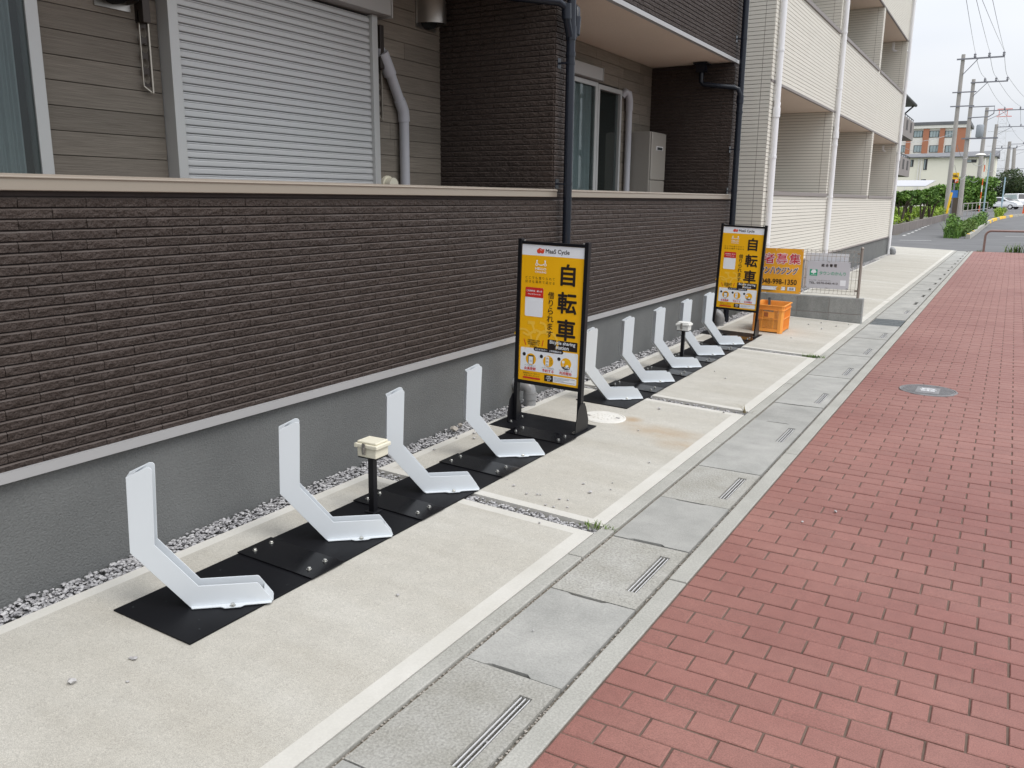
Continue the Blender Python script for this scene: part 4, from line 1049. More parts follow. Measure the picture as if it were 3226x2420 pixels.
m = MB(); m.lathe([(.011, .0046), (.011, .0049)], (-.14, .02, 0), 12); m.lathe([(.011, .0046), (.011, .0049)], (.14, -.01, 0), 12); m.build('keyhole', MT['iron_dark'], mi_, off=(0,0,0))

# ---- crate
cx, cyy = .675, 9.72
ct = thing('plastic_crate', (cx, cyy, gz(cx)), 'orange plastic crate with lattice sides standing beside the block wall', 'crate', rot=(0, RAKE*.7, R(2.5)), world=False)
W2, D2, Hc = .165, .23, .305
m = MB()
cw = .052
for sx in (-1, 1):
    for sy in (-1, 1):
        xs_ = [sx*W2, sx*(W2-cw)]; ys_ = [sy*D2, sy*(D2-cw)]
        poly = [(sx*(W2-.02), sy*D2), (sx*(W2-cw), sy*D2), (sx*(W2-cw), sy*(D2-.008)), (sx*(W2-.024), sy*(D2-.008)), (sx*(W2-.008), sy*(D2-.024)), (sx*(W2-.008), sy*(D2-cw)), (sx*W2, sy*(D2-cw)), (sx*W2, sy*(D2-.02))]
        m.prism(poly, lambda a, b, c: (a, b, c), 0, Hc-.004)
m.build('corner_post', MT['crate'], ct, off=(0,0,0))
def crate_wall(axis, sgn, half, dist, ribs):
    m = MB()
    def bx_(u0, u1, z0, z1, d0, d1):
        d0, d1 = sgn*(dist-d0), sgn*(dist-d1)
        if axis == 'y': m.box(u0, u1, min(d0, d1), max(d0, d1), z0, z1)
        else: m.box(min(d0, d1), max(d0, d1), u0, u1, z0, z1)
    h = half-cw
    bx_(-h, h, .012, .045, .004, .010); bx_(-h, h, .258, .30, .004, .010); bx_(-h-.02, h+.02, .152, .160, -.003, .009)
    if ribs:
        bx_(-h, h, .045, .258, .006, .010)
        n = 7
        for i in range(n): u = -h+2*h*i/(n-1); bx_(u-.004, u+.004, .02, .30, -.002, .0055)
        bx_(-h, h, .25, .256, -.004, .0058)
    else:
        bx_(-.06, .06, .165, .235, .003, .010)
        for u in (-.062, .062): bx_(u-.005, u+.005, .045, .258, .004, .0095)
        st = .0165
        for (ua, ub, za, zb) in ((-h, -.067, .160, .258), (.067, h, .160, .258), (-h, h, .045, .152)):
            k_ = -30
            while k_ < 60:
                for s_ in (1, -1):
                    # line z = za + s*(u - u0)
                    u0 = ua + k_*st; pts = []
                    for (uu) in (ua, ub):
                        zz = za + (uu-u0) if s_ > 0 else zb - (uu-u0)
                        pts.append((uu, zz))
                    (u1, z1), (u2, z2) = pts
                    def cl(zc):
                        t_ = (zc-z1)/(z2-z1); return u1+(u2-u1)*t_
                    lo, hi = min(z1, z2), max(z1, z2)
                    if hi <= za or lo >= zb: continue
                    A = [(u1, z1), (u2, z2)]
                    A = [((cl(za), za) if z_ < za else (cl(zb), zb) if z_ > zb else (u_, z_)) for u_, z_ in A]
                    if abs(A[0][0]-A[1][0]) < .004: continue
                    dd = sgn*(dist-.007)
                    P_ = [(u_, dd, z_) if axis == 'y' else (dd, u_, z_) for u_, z_ in A]
                    m.bar(P_[0], P_[1], .0042, .005)
                k_ += 1
    m.build('lattice_wall' if not ribs else 'ribbed_wall', MT['crate'], ct, off=(0,0,0))
crate_wall('y', -1, W2, D2, False); crate_wall('y', 1, W2, D2, False); crate_wall('x', 1, D2, W2, True); crate_wall('x', -1, D2, W2, True)
m = MB()
def ringbox(ox, oy, ix, iy, z0, z1):
    O = rrect(-ox, ox, -oy, oy, .03, 5); I = rrect(-ix, ix, -iy, iy, .022, 5); n = len(O)
    vs = [(*p, z0) for p in O]+[(*p, z1) for p in O]+[(*p, z0) for p in I]+[(*p, z1) for p in I]
    fs = []
    for i in range(n):
        j = (i+1) % n; fs += [(i, j, n+j, n+i), (n+i, n+j, 3*n+j, 3*n+i), (2*n+j, 2*n+i, 3*n+i, 3*n+j), (j, i, 2*n+i, 2*n+j)]
    m.add(vs, fs)
ringbox(W2+.012, D2+.012, W2-.006, D2-.006, Hc-.004, Hc+.006); ringbox(W2+.008, D2+.008, W2-.002, D2-.002, Hc-.05, Hc-.043)
m.build('rim', MT['crate'], ct, off=(0,0,0))
m = MB(); m.box(-W2+.01, W2-.01, -D2+.01, D2-.01, .014, .02); m.build('floor', MT['crate'], ct, off=(0,0,0))
m = MB(); m.box(-.045, 0.0, -D2+.0005-.0, -D2+.0028, .178, .226); m.build('maker_mark', mat('maker_mark_print', (.34, .10, .03), .6), ct, off=(0,0,0))
pf = thing('packing_film', (cx, cyy, gz(cx)+.02), 'crumpled clear packing film inside the orange crate', 'packing film', world=False)
m = MB(); n = 14
for (ya, yb, zt) in ((-.19, .02, .16), (.03, .19, .20)):
    vs = []
    for i in range(n+1):
        for j in range(n+1):
            a, b = i/n, j/n; e = min(1, 6*min(a, 1-a, b, 1-b))
            vs.append((-.13+.26*a+rng.uniform(-.012, .012), ya+(yb-ya)*b+rng.uniform(-.010, .010), e*(zt+rng.uniform(-.05, .04))+.002))
    m.add(vs, [(i*(n+1)+j, (i+1)*(n+1)+j, (i+1)*(n+1)+j+1, i*(n+1)+j+1) for i in range(n) for j in range(n)])
vs = []
for i in range(n+1):
    for j in range(n+1):
        a, b = i/n, j/n; vs.append((-.115+.23*a, -.208+rng.uniform(-.008, .010), .0+.25*b+rng.uniform(-.006, .006)))
m.add(vs, [(i*(n+1)+j, (i+1)*(n+1)+j, (i+1)*(n+1)+j+1, i*(n+1)+j+1) for i in range(n) for j in range(n)])
m.build('film', MT['film'], pf, off=(0,0,0))
st = thing('black_strap', (cx-.05, cyy, gz(cx)+.02), 'flat black strap leaning out of the orange crate', 'strap', world=False)
m = MB(); m.bar((0.03, .02, .0), (-.035, .20, .31), .028, .004); m.bar((-.035, .20, .31), (-.04, .218, .325), .028, .004); m.build('strap_band', MT['black_frame'], st, off=(0,0,0))

# ---- low block wall with mesh fence, banner and notice board
BW = 11.04
bw = thing('block_wall', (.7, BW+.05, 0), 'low two-course grey concrete block wall carrying the mesh fence', 'wall')
m = MB(); m.box(-1.0, 1.452, BW+.004, BW+.116, -.1, .298); m.build('mortar_core', MT['cream_cop'], bw)
for (z0, z1) in ((-.08, .106), (.112, .306)):
    x = 1.455
    while x > -1.0:
        m = MB(); m.box(x-.388, x-.002, BW, BW+.12, z0+.002, z1); m.build('block', MT['block'], bw, bevel=.003); x -= .392
fe = thing('mesh_fence', (.7, BW+.06, .306), 'low bronze wire mesh fence on the block wall', 'fence')
FYc = BW+.055
m = MB(); m.tube([(1.385, FYc, .30), (1.385, FYc, .90)], .017, 14); post = m.build('post', MT['fence'], fe, smooth=40)
m = MB(); m.lathe([(.006, .90), (.018, .905), (.021, .915), (.017, .928), (.005, .934)], (1.385, FYc, 0), 14); m.build('post_cap', MT['fence'], post, smooth=60)
m = MB(); m.tube([(-.6, FYc, .30), (-.6, FYc, .90)], .017, 14); m.build('post', MT['fence'], fe, smooth=40)
m = MB()
def wirez(x): 
    return [(x, FYc-.022, .345), (x, FYc-.022, .36), (x, FYc+.004, .385), (x, FYc-.022, .41), (x, FYc-.022, .81), (x, FYc+.004, .835), (x, FYc+.02, .86), (x, FYc-.022, .885), (x, FYc-.022, .87)]
x = 1.345
while x > -.58: m.tube(wirez(x), .0022, 5); x -= .0505
m.build('vertical_wires', MT['fence'], fe)
m = MB()
for z, yy in ((.345, -.0265), (.385, -.0005), (.41, -.0265), (.53, -.0265), (.64, -.0265), (.75, -.0265), (.81, -.0265), (.86, .0245), (.883, -.0265)): m.tube([(-.59, FYc+yy, z), (1.372, FYc+yy, z)], .0022, 5)
m.build('horizontal_wires', MT['fence'], fe)
m = MB()
for z in (.40, .85): m.box(1.340, 1.372, FYc-.03, FYc-.012, z-.010, z+.010)
m.build('fence_clamp', MT['fence'], fe)
# banner
bn = thing('banner', (.3, FYc-.035, .32), 'orange cloth banner with red characters tied to the mesh fence', 'banner')
BX0_, BX1_, BZ0, BZ1 = -.135, .703, .318, .884
m = MB(); n = 40; k2 = 16
def byo(a, b): return FYc-.036-.004*math.sin(a*9+b*3)-.003*math.sin(a*23-b*7)-.010*max(0, 1-b*6)*math.sin(a*11)
vs = []
for s_ in (0, .0015):
    for i in range(n+1):
        for j in range(k2+1):
            a, b = i/n, j/k2; vs.append((BX0_+(BX1_-BX0_)*a, byo(a, b)+s_, BZ0+(BZ1-BZ0)*b))
nn = (n+1)*(k2+1)
fs = [(i*(k2+1)+j, (i+1)*(k2+1)+j, (i+1)*(k2+1)+j+1, i*(k2+1)+j+1) for i in range(n) for j in range(k2)]
fs += [tuple(x_+nn for x_ in f[::-1]) for f in fs]
m.add(vs, fs); m.build('cloth', MT['banner'], bn, smooth=60)
bf = lambda p, q, d: (BX0_+(BX1_-BX0_)*p, byo(p, q)-.0016-d*.0008, BZ0+(BZ1-BZ0)*q)
q = MB(); BC = [MT['sign_white'], MT['banner_red'], MT['banner_navy'], MT['sign_black'], MT['sign_grey']]
for i, s in enumerate('入居者募集'):
    a0 = .035+i*.190
    put_text(q, s, bf, a0-.004, a0+.174, .646, .902, 1, .055, 0); put_text(q, s, bf, a0+.004, a0+.166, .658, .890, 2, .018, 1)
for i, s in enumerate('タウンハウジング'):
    a0 = .275+i*.0835; hh = .0 if s != 'ー' else 0
    f2 = lambda p, q_, d: bf(p+(q_-.5)*.06, q_, d)
    put_text(q, s, f2, a0-.003, a0+.081, .418, .592, 1, .070, 0); put_text(q, s, f2, a0+.003, a0+.075, .428, .582, 2, .028, 2)
put_text(q, '048-998-1350', bf, .395, .935, .195, .315, 1, .022, 3)
put_text(q, 'タウンハウジング', bf, .385, .735, .080, .130, 3, .0, 4)
flat(q, [(.36,.060),(.775,.060),(.775,.150),(.36,.150)], bf, 1, 3); flat(q, [(.365,.066),(.770,.066),(.770,.144),(.365,.144)], bf, 2, 0)
flat(q, [(.80,.060),(.925,.060),(.925,.150),(.80,.150)], bf, 1, 4); flat(q, [(.805,.066),(.920,.066),(.920,.144),(.805,.144)], bf, 2, 0); put_text(q, '検索', bf, .825, .90, .078, .132, 3, .02, 4)
put_text(q, 'ラ→', bf, .26, .345, .080, .130, 2, .01, 3)
q.build('lettering', BC, bn)
m = MB()
for a, b in ((.985, .965), (.60, .965), (.985, .03), (.30, .965)):
    P_ = bf(a, b, 1); m.lathe([(.006, 0), (.006, .0015)], (0, 0, 0), 10)
    for i_ in range(len(m.v)-20, len(m.v)): x_, y_, z_ = m.v[i_]; m.v[i_] = (P_[0]+x_, P_[1]-z_, P_[2]+y_)
m.build('eyelet', MT['bar'], bn)
# white sheet behind and the grey notice board
bs = thing('backing_sheet', (.97, FYc+.032, .33), 'blank white sheet fixed behind the grey notice board on the fence', 'sheet')
m = MB(); m.box(.712, 1.236, FYc+.029, FYc+.032, .40, .842); m.build('sheet', MT['sign_white'], bs)
nbd = thing('notice_board', (1.01, FYc-.034, .41), 'grey property management notice board tied to the mesh fence', 'notice board')
NX0, NX1, NZ0, NZ1 = .758, 1.270, .408, .744
m = MB(); m.box(NX0, NX1, FYc-.034, FYc-.0295, NZ0, NZ1); m.build('board_sheet', MT['board_grey'], nbd, bevel=.001)
nf = lambda p, q_, d: (NX0+(NX1-NX0)*p, FYc-.0344-d*.0006, NZ0+(NZ1-NZ0)*q_)
q = MB(); NC = [MT['sign_black'], MT['green'], MT['sign_white'], MT['sign_grey']]
for i, s in enumerate('総合管理'): put_text(q, s, nf, .335+i*.095, .335+i*.095+.075, .800, .915, 1, .030, 0)
flat(q, [(.075,.460),(.255,.460),(.255,.695),(.075,.695)], nf, 1, 1)
for (a, b, r_) in ((.165, .62, .045), (.130, .60, .03), (.200, .60, .03), (.150, .645, .03), (.185, .645, .03)): flat(q, [(a+r_*math.cos(t_*.45), b+r_*1.5*math.sin(t_*.45)) for t_ in range(14)], nf, 2+r_*3, 2)
flat(q, [(.155,.52),(.175,.52),(.172,.60),(.158,.60)], nf, 2, 2); flat(q, [(.10,.49),(.23,.49),(.23,.50),(.10,.50)], nf, 2, 2)
put_text(q, 'タウンのかんり', nf, .300, .915, .505, .635, 1, .012, 1)
put_text(q, 'アレックス　コンタクトセンター', nf, .075, .59, .262, .315, 1, .0, 0)
put_text(q, 'TEL. 0570-040-413', nf, .075, .745, .160, .235, 1, .018, 0)
flat(q, [(.80,.13),(.93,.13),(.93,.335),(.80,.335)], nf, 1, 2)
q.build('small_print', NC, nbd, kind='stuff')
m = MB()
for a, b in ((.0, .99), (.5, .99), (1.0, .97), (0, .04), (.5, .02), (.97, .03)):
    P_ = nf(a, b, 1); m.bar((P_[0]-.012, P_[1], P_[2]+.004), (P_[0]+.012, P_[1]-.003, P_[2]-.004), .003, .003)
m.build('cable_ties', MT['sign_black'], nbd)

# ================================================================== LOOSE PEBBLES, ROCKS, WEEDS
PB = [(.638,1.297,.016),(.678,1.482,.011),(.665,1.478,.008),(.769,1.392,.007),(1.101,2.29,.010),(.788,3.622,.006),(.863,3.561,.010),(.975,3.498,.010),(1.024,3.522,.010),(1.038,3.529,.007),(1.125,3.421,.009),(1.168,3.424,.009),(1.225,3.46,.008),(1.147,3.804,.011),(1.23,3.708,.014),(1.264,3.911,.008),(1.298,3.815,.007),(1.206,3.211,.009),(1.144,3.535,.009),(1.184,3.546,.007),(.169,4.063,.012),(.2,4.207,.012),(.258,4.117,.012),(.192,3.795,.011),(.918,5.518,.014),(1.323,5.726,.013),(1.008,6.824,.012),(1.003,4.916,.010),(.85,7.04,.010),(1.0,9.30,.013),(1.15,10.2,.014),(1.25,10.55,.014),(1.05,10.7,.014),(.95,10.45,.013),(1.35,10.8,.014),(1.30,4.35,.010),(1.65,2.35,.007),(2.35,4.12,.010),(2.24,3.9,.007)]
for (x, y, r_) in PB:
    m = MB(); stone(m, 0, 0, r_*.55, r_*1.0); o = m.build('pebble', MT['pebble']); o.location = (x, y, gz(x) if x < 1.54 else 0)
    tag(o, 'small loose grey pebble lying on the pale concrete or brick paving', 'pebble', 'loose pebbles')
for (x, y, r_, lab) in ((.080, 4.165, .040, 'flat brown rock lying in the gravel by the foundation wall'), (.055, 4.27, .028, 'smaller rounded brown rock beside the flat rock in the gravel')):
    m = MB(); stone(m, 0, 0, r_*.5, r_); o = m.build('rock', MT['rock']); o.location = (x, y, gz(x)); tag(o, lab, 'rock')
def blade(mb, base, ang, L, wd, bend):
    p = Vector(base); d = Vector((math.cos(ang), math.sin(ang), 0)); s = Vector((-d.y, d.x, 0)); vs = []
    for i in range(4):
        t_ = i/3; q_ = p + d*(L*bend*t_*t_) + Vector((0,0,L*(t_-bend*.5*t_*t_))); ww = wd*(1-t_*.85)
        vs += [q_-s*ww, q_+s*ww]
    mb.add(vs, [(0,2,3,1),(2,4,5,3),(4,6,7,5)])
def weed(x, y, z, n, L, spread, mt, label, seed):
    r_ = random.Random(seed); t = thing('weed', (x, y, z), label, 'weed'); m = MB()
    for _ in range(n):
        blade(m, (x+r_.gauss(0, spread), y+r_.gauss(0, spread*.35), z-.006), r_.random()*6.28, L*r_.uniform(.5, 1.2), L*.05+.0012, r_.uniform(.2, 1.1))
    m.build('leaves', mt, t)
weed(1.44, 3.335, gz(1.44), 34, .045, .045, MT['leaf_d'], 'small green weed sprouting where the gravel strip meets the drain kerb', 1)
weed(1.44, 5.85, gz(1.44), 7, .085, .02, MT['leaf_dry'], 'few dry grass stalks at the end of the middle gravel strip', 2)
weed(1.41, 8.37, gz(1.41), 110, .042, .055, MT['leaf_d'], 'dense green tuft of weeds at the gravel strip near the crate', 3)
weed(3.06, 30.1, 0, 60, .30, .12, MT['leaf_d'], 'leafy weed growing under the brown pipe barrier', 4)
weed(2.15, 29.85, 0, 30, .10, .06, MT['leaf_d'], 'low weed at the foot of the brown pipe barrier', 5)

# ================================================================== BEYOND THE CROSSING
gb = thing('pipe_barrier', (2.26, 29.75, 0), 'brown painted steel pipe barrier at the end of the brick sidewalk', 'barrier')
m = MB(); pts = [(2.255, 29.75, -.05), (2.255, 29.75, .47)] + [(2.255+.17*(1-math.cos(R(a))), 29.75, .47+.17*math.sin(R(a))) for a in range(15, 91, 15)] + [(3.9, 29.75, .64)] + [(3.9+.17*math.sin(R(a)), 29.75, .47+.17*math.cos(R(a))) for a in range(15, 91, 15)] + [(4.07, 29.75, -.05)]
m.tube(pts, .034, 14); m.build('hoop', MT['brownpipe'], gb, smooth=60)
# kerb of the traffic island, with yellow-and-white blocks
isl = thing('island_kerb', (1.3, 42, 0), 'concrete island kerb with yellow painted blocks between the two lanes', 'kerb')
kp = [(1.38, 40.2), (1.40, 43), (1.42, 46.5), (1.45, 52), (1.50, 58), (1.55, 64), (1.7, 70), (2.1, 77), (2.8, 84), (4.0, 92), (6.2, 102)]
def interp(p, q, t): return (p[0]+(q[0]-p[0])*t, p[1]+(q[1]-p[1])*t)
for i, (a, b) in enumerate(zip(kp[:-1], kp[1:])):
    nseg = 3
    for j in range(nseg):
        A, B_ = interp(a, b, j/nseg+.01), interp(a, b, (j+1)/nseg-.01)
        m = MB(); hgt = .17
        vs = []
        for (x, y) in (A, B_): vs += [(x-.09, y, gr(y)-.02), (x+.09, y, gr(y)-.02), (x+.07, y, gr(y)+hgt), (x-.07, y, gr(y)+hgt)]
        m.add(vs, [(0,1,2,3),(7,6,5,4),(0,4,5,1),(1,5,6,2),(2,6,7,3),(3,7,4,0)])
        yel = (i in (5, 6, 7) and j % 2 == 0)
        o = m.build('kerb_block', MT['guard_yellow'] if yel else MT['curb'], isl)
for (x, y) in ((1.38, 40.6), (1.41, 44.8)):
    m = MB(); m.box(x-.05, x+.05, y-.12, y+.12, gr(y)+.172, gr(y)+.20); m.build('reflector', MT['guard_yellow'], isl)

def leaf_cloud(mb, c, rad, n, size, r_, hollow=.35):
    for _ in range(n):
        while True:
            p = Vector((r_.uniform(-1, 1), r_.uniform(-1, 1), r_.uniform(-1, 1)))
            if hollow < p.length < 1: break
        q_ = Vector((c[0]+p.x*rad[0], c[1]+p.y*rad[1], c[2]+p.z*rad[2]))
        a = Vector((r_.gauss(0, 1), r_.gauss(0, 1), r_.gauss(0, .6))).normalized(); b_ = a.cross(Vector((r_.gauss(0, 1), r_.gauss(0, 1), r_.gauss(0, 1)))).normalized()
        s_ = size*r_.uniform(.6, 1.3); mb.add([q_-a*s_, q_+b_*s_*.45, q_+a*s_, q_-b_*s_*.45], [(0,1,2,3)])
def tree(name, base, H, cr, mt, label, seed, clumps=14, leaves=260, lsize=.12, trunks=1, group=None, cat='tree', low=.35):
    r_ = random.Random(seed); t = thing(name, base, label, cat, group); tr = MB(); cr_ = MB(); bx_, by_, bz_ = base
    for k_ in range(trunks):
        a = r_.random()*6.28; sp = .15*cr if trunks > 1 else 0
        p0 = (bx_+sp*math.cos(a)*.4, by_+sp*math.sin(a)*.4, bz_-.05); p1 = (bx_+sp*2*math.cos(a), by_+sp*2*math.sin(a), bz_+H*.45); p2 = (bx_+cr*.5*math.cos(a+.3), by_+cr*.5*math.sin(a+.3), bz_+H*.75)
        tr.tube([p0, p1, p2], [H*.022+.02, H*.016+.012, .012], 7)
        for j in range(3):
            b_ = a+r_.uniform(-1.5, 1.5); tr.tube([p1, (p1[0]+cr*.6*math.cos(b_), p1[1]+cr*.6*math.sin(b_), bz_+H*r_.uniform(.6, .85))], [H*.01+.01, .01], 6)
    for k_ in range(clumps):
        a = r_.random()*6.28; rr_ = cr*math.sqrt(r_.random())*.78; hz = r_.uniform(low, .9)
        s_ = cr*r_.uniform(.28, .48); sq = 1-.55*max(0, hz-.55)
        leaf_cloud(cr_, (bx_+rr_*math.cos(a)*sq, by_+rr_*math.sin(a)*sq, bz_+H*hz), (s_, s_, s_*.65), leaves, lsize, r_)
    tr.build('trunk', MT['bark'], t); cr_.build('crown', mt, t); return t
# planter wall + hedge + shrubs
A = bgg(345, 1475); B_ = bgg(870, 1330)
pw = thing('planter_wall', (A.x, A.y, 0), 'low brown-grey block planter wall along the far pavement', 'wall')
m = MB(); nsg = 10
for i in range(nsg):
    p_, q_ = A.lerp(B_, i/nsg), A.lerp(B_, (i+1)/nsg-.0015); vs = []
    for s_ in (p_, q_): vs += [(s_.x-.15, s_.y, gr(s_.y)-.1), (s_.x, s_.y, gr(s_.y)-.1), (s_.x, s_.y, gr(s_.y)+.42), (s_.x-.15, s_.y, gr(s_.y)+.42)]
    mm = MB(); mm.add(vs, [(0,1,2,3),(7,6,5,4),(0,4,5,1),(1,5,6,2),(2,6,7,3),(3,7,4,0)]); mm.build('wall_section', MT['wallplanter'], pw)
mm = MB(); mm.box(A.x-9, A.x, A.y-.15, A.y, -.1, .42); mm.build('wall_section', MT['wallplanter'], pw)
r_ = random.Random(11); hd = MB()
for i in range(110):
    p_ = A.lerp(B_, r_.random()**1.5); x = p_.x-.45-r_.random()*2.2
    leaf_cloud(hd, (x, p_.y, gr(p_.y)+.55+r_.uniform(-.05, .18)), (.5, .6, .32), 110, .085, r_)
hg = hd.build('hedge', MT['leaf_b']); tag(hg, 'low bright green clipped hedge behind the planter wall', 'hedge', None)
SHL = ['leafy multi-stemmed shrub behind the hedge, beside the cream building edge', 'second multi-stemmed shrub from the cream building, behind the hedge', 'multi-stemmed shrub behind the hedge, third from the cream building', 'multi-stemmed shrub behind the hedge, next to the tall utility pole']
for i, (px, Y, H, cr) in enumerate(((425, 50, 1.75, .62), (500, 54, 1.8, .66), (620, 58, 1.9, .72), (705, 61, 1.85, .72))):
    P_ = bg(px, 1220, Y); tree('shrub', (P_.x, Y, gr(Y)+.3), H, cr, MT['leaf_a'], SHL[i], 20+i, 15, 260, .075, 4, 'multi-stemmed shrubs behind the hedge', 'shrub', .58)
# weeds on the island
for i, (x, y, h, n_, mt, lab) in enumerate(((.75, 41.5, .95, 6, 'leaf_a', 'tall dark green bush at the tip of the traffic island'), (1.02, 44.0, .55, 6, 'leaf_d', 'low bright green weeds on the traffic island beside the kerb'), (1.1, 49.0, .6, 6, 'leaf_d', 'straggling green weeds in the middle of the traffic island'), (1.15, 56.0, .9, 8, 'leaf_a', 'green weed clump by the light blue pole'), (1.9, 80.0, .8, 7, 'leaf_b', 'bright grass clump near the white car'))):
    t = thing('weed_clump', (x, y, gr(y)), lab, 'weeds'); m = MB(); r_ = random.Random(40+i)
    for k_ in range(n_): leaf_cloud(m, (x+r_.uniform(-.28, .28), y+r_.uniform(-1.2, 1.2), gr(y)+h*r_.uniform(.2, .8)), (.28, .5, h*.3), 170, .07, r_, 0)
    for k_ in range(120): blade(m, (x+r_.uniform(-.3, .3), y+r_.uniform(-1.5, 1.5), gr(y)-.02), r_.random()*6.28, h*r_.uniform(.5, 1.1), .02, r_.uniform(.1, .7))
    m.build('leaves', MT[mt], t)
# background trees
for i, (px, py, Y, H, cr, mt, lab) in enumerate(((1100, 1190, 112, 3.7, 2.6, 'leaf_a', 'round green tree in front of the cream hall'), (1440, 1170, 170, 6.0, 4.6, 'leaf_c', 'large dark green tree beside the far poles'), (1545, 1170, 180, 5.0, 3.2, 'leaf_c', 'smaller dark tree at the right of the large dark tree'), (800, 1180, 100, 3.0, 1.5, 'leaf_a', 'slim green tree left of the yellow parking sign'))):
    P_ = bg(px, py, Y); tree('tree', (P_.x, Y, gr(Y)-.1), H, cr, MT[mt], lab, 60+i, 34, 260, .20, 1, None, 'tree', .15)
# grey house with balconies just past the cream building
hs = thing('house', (-7, 52, 0), 'grey-brown two-storey house with slotted balconies past the cream building', 'house')
C1 = bg(545, 415, 55); C1b = bg(527, 585, 55); C2 = bg(510, 765, 55); C2b = bg(492, 930, 55); E1 = bg(545, 235, 56)
xf = (C1.x+C1b.x)/2; zt1, zb1, zt2, zb2 = C1.z, C1b.z, C2.z, C2b.z; xf2 = (C2.x+C2b.x)/2
m = MB(); m.box(-20, xf-1.3, 47, 55.5, 0, E1.z-.3); m.build('wall', MT['far_white'], hs)
for (xq, zt, zb) in ((xf, zt1, zb1), (xf2, zt2, zb2)):
    m = MB(); m.box(xq-1.3, xq, 47.5, 55, zb, zt); o = m.build('balcony', MT['house_grey'], hs)
    for y in (49.3, 49.75, 51.2, 51.65, 53.2, 53.65):
        s_ = MB(); s_.box(xq+.002, xq+.02, y, y+.14, zb+(zt-zb)*.35, zt-.12); s_.build('slot', MT['far_dark'], o)
    s_ = MB(); s_.tube([(xq-.06, 47.5, zt+.14), (xq-.06, 55.0, zt+.14)], .025, 6)
    for y in range(48, 56): s_.tube([(xq-.06, y-.1, zt), (xq-.06, y-.1, zt+.14)], .015, 5)
    s_.build('handrail', MT['far_dark'], o)
m = MB(); m.box(-20, E1.x, 46.4, 56.3, E1.z-.12, E1.z); m.prism([(-20, E1.z), (E1.x, E1.z), (-10, E1.z+3.2)], lambda a, b, c: (a, c, b), 46.4, 56.3)
rf = m.build('roof', MT['far_roof'], hs); m = MB(); m.tube([(E1.x+.06, 46.4, E1.z-.06), (E1.x+.06, 56.3, E1.z-.06)], .09, 8); m.tube([(E1.x+.02, 55.9, E1.z-.1), (E1.x-.5, 55.8, E1.z-.6), (E1.x-.9, 55.7, E1.z-.7), (E1.x-.9, 55.7, .1)], .045, 8); m.build('gutter', MT['far_dark'], rf)
# brick and white apartment block in the distance
Yb = 190
def BXY(x, y): p = bg(x, y, Yb); return p.x, p.z
ab = thing('apartment_block', (BXY(700, 700)[0], Yb, gr(Yb)), 'red brick and white apartment block rising behind the cream hall', 'building')
xl, zt = BXY(330, 425); xr, _ = BXY(1055, 470); zb = gr(Yb)-.1
m = MB(); m.box(xl, xr, Yb, Yb+14, zb, zt-.5); m.build('wall', MT['far_white'], ab)
m = MB(); m.box(xl-.3, xr+.4, Yb-.5, Yb+14.3, zt-.5, zt+.1); m.build('parapet', MT['far_roof'], ab)
m = MB(); m.box(xl-.25, xr+.35, Yb-.4, Yb, zt-1.1, zt-.52); m.build('cornice', MT['far_white'], ab)
for (a, b) in ((470, 512), (625, 682), (782, 830), (930, 1050)):
    x0, x1 = BXY(a, 560)[0], BXY(b, 560)[0]; m = MB(); m.box(x0, x1, Yb-.25, Yb-.004, zb, zt-1.12); m.build('brick_pier', MT['far_brick'], ab)
for (a, b) in ((540, 622), (690, 778), (838, 925), (395, 465)):
    for (t_, u_) in ((490, 552), (628, 695), (770, 830)):
        dxs = (t_-490)*.09
        x0, z1 = BXY(a-dxs*0, t_); x1, z0 = BXY(b, u_)
        m = MB(); m.box(x0, x1, Yb-.06, Yb-.003, z0, z1); o = m.build('window', MT['far_dark'], ab)
        w3 = (x1-x0)
        for (fa, fb) in ((.08, .36), (.40, .66), (.70, .92)): m = MB(); m.box(x0+w3*fa, x0+w3*fb, Yb-.085, Yb-.063, z0+.1, z1-.1); m.build('pane', MT['far_glass'], o)
# cream hall with slate roof
Yh = 152
def HX(x, y): p = bg(x, y, Yh); return p.x, p.z
x0, z1 = HX(330, 742); x1, _ = HX(1325, 742); zrt = HX(900, 690)[1]
hl = thing('hall', ((x0+x1)/2, Yh, gr(Yh)), 'cream two-storey hall with a long slate grey roof behind the poles', 'building')
m = MB(); m.box(x0, x1, Yh, Yh+11, gr(Yh)-.2, z1); m.build('wall', MT['far_cream'], hl)
m = MB(); m.add([(x0-.4, Yh-.5, z1), (x1+.3, Yh-.5, z1), (x1+.3, Yh+5, zrt+.35), (x0-.4, Yh+5, zrt-.05), (x1+.3, Yh+11, z1), (x0-.4, Yh+11, z1), (x0-.4, Yh-.5, z1-.15), (x1+.3, Yh-.5, z1-.15)], [(0,1,2,3),(3,2,4,5),(6,7,1,0),(1,7,4,2),(0,3,5,6),(6,5,4,7)]); m.build('roof', MT['far_roof'], hl)
for (a, b, c, d) in ((505, 540, 765, 832), (628, 673, 758, 862), (1040, 1138, 762, 792), (1020, 1120, 920, 950), (605, 655, 950, 1000)):
    q0 = HX(a, d); q1 = HX(b, c); m = MB(); m.box(q0[0], q1[0], Yh-.05, Yh-.003, q0[1], q1[1]); o = m.build('window', MT['far_dark'], hl)
    m = MB(); m.box(q0[0]+.08, (q0[0]+q1[0])/2-.03, Yh-.07, Yh-.053, q0[1]+.08, q1[1]-.08); m.build('pane', MT['far_glass'], o)
for a in (565, 590): q0 = HX(a, 1000); m = MB(); m.box(q0[0]-.1, q0[0]+.1, Yh-.15, Yh-.004, gr(Yh), z1-.2); m.build('pilaster', MT['far_white'], hl)
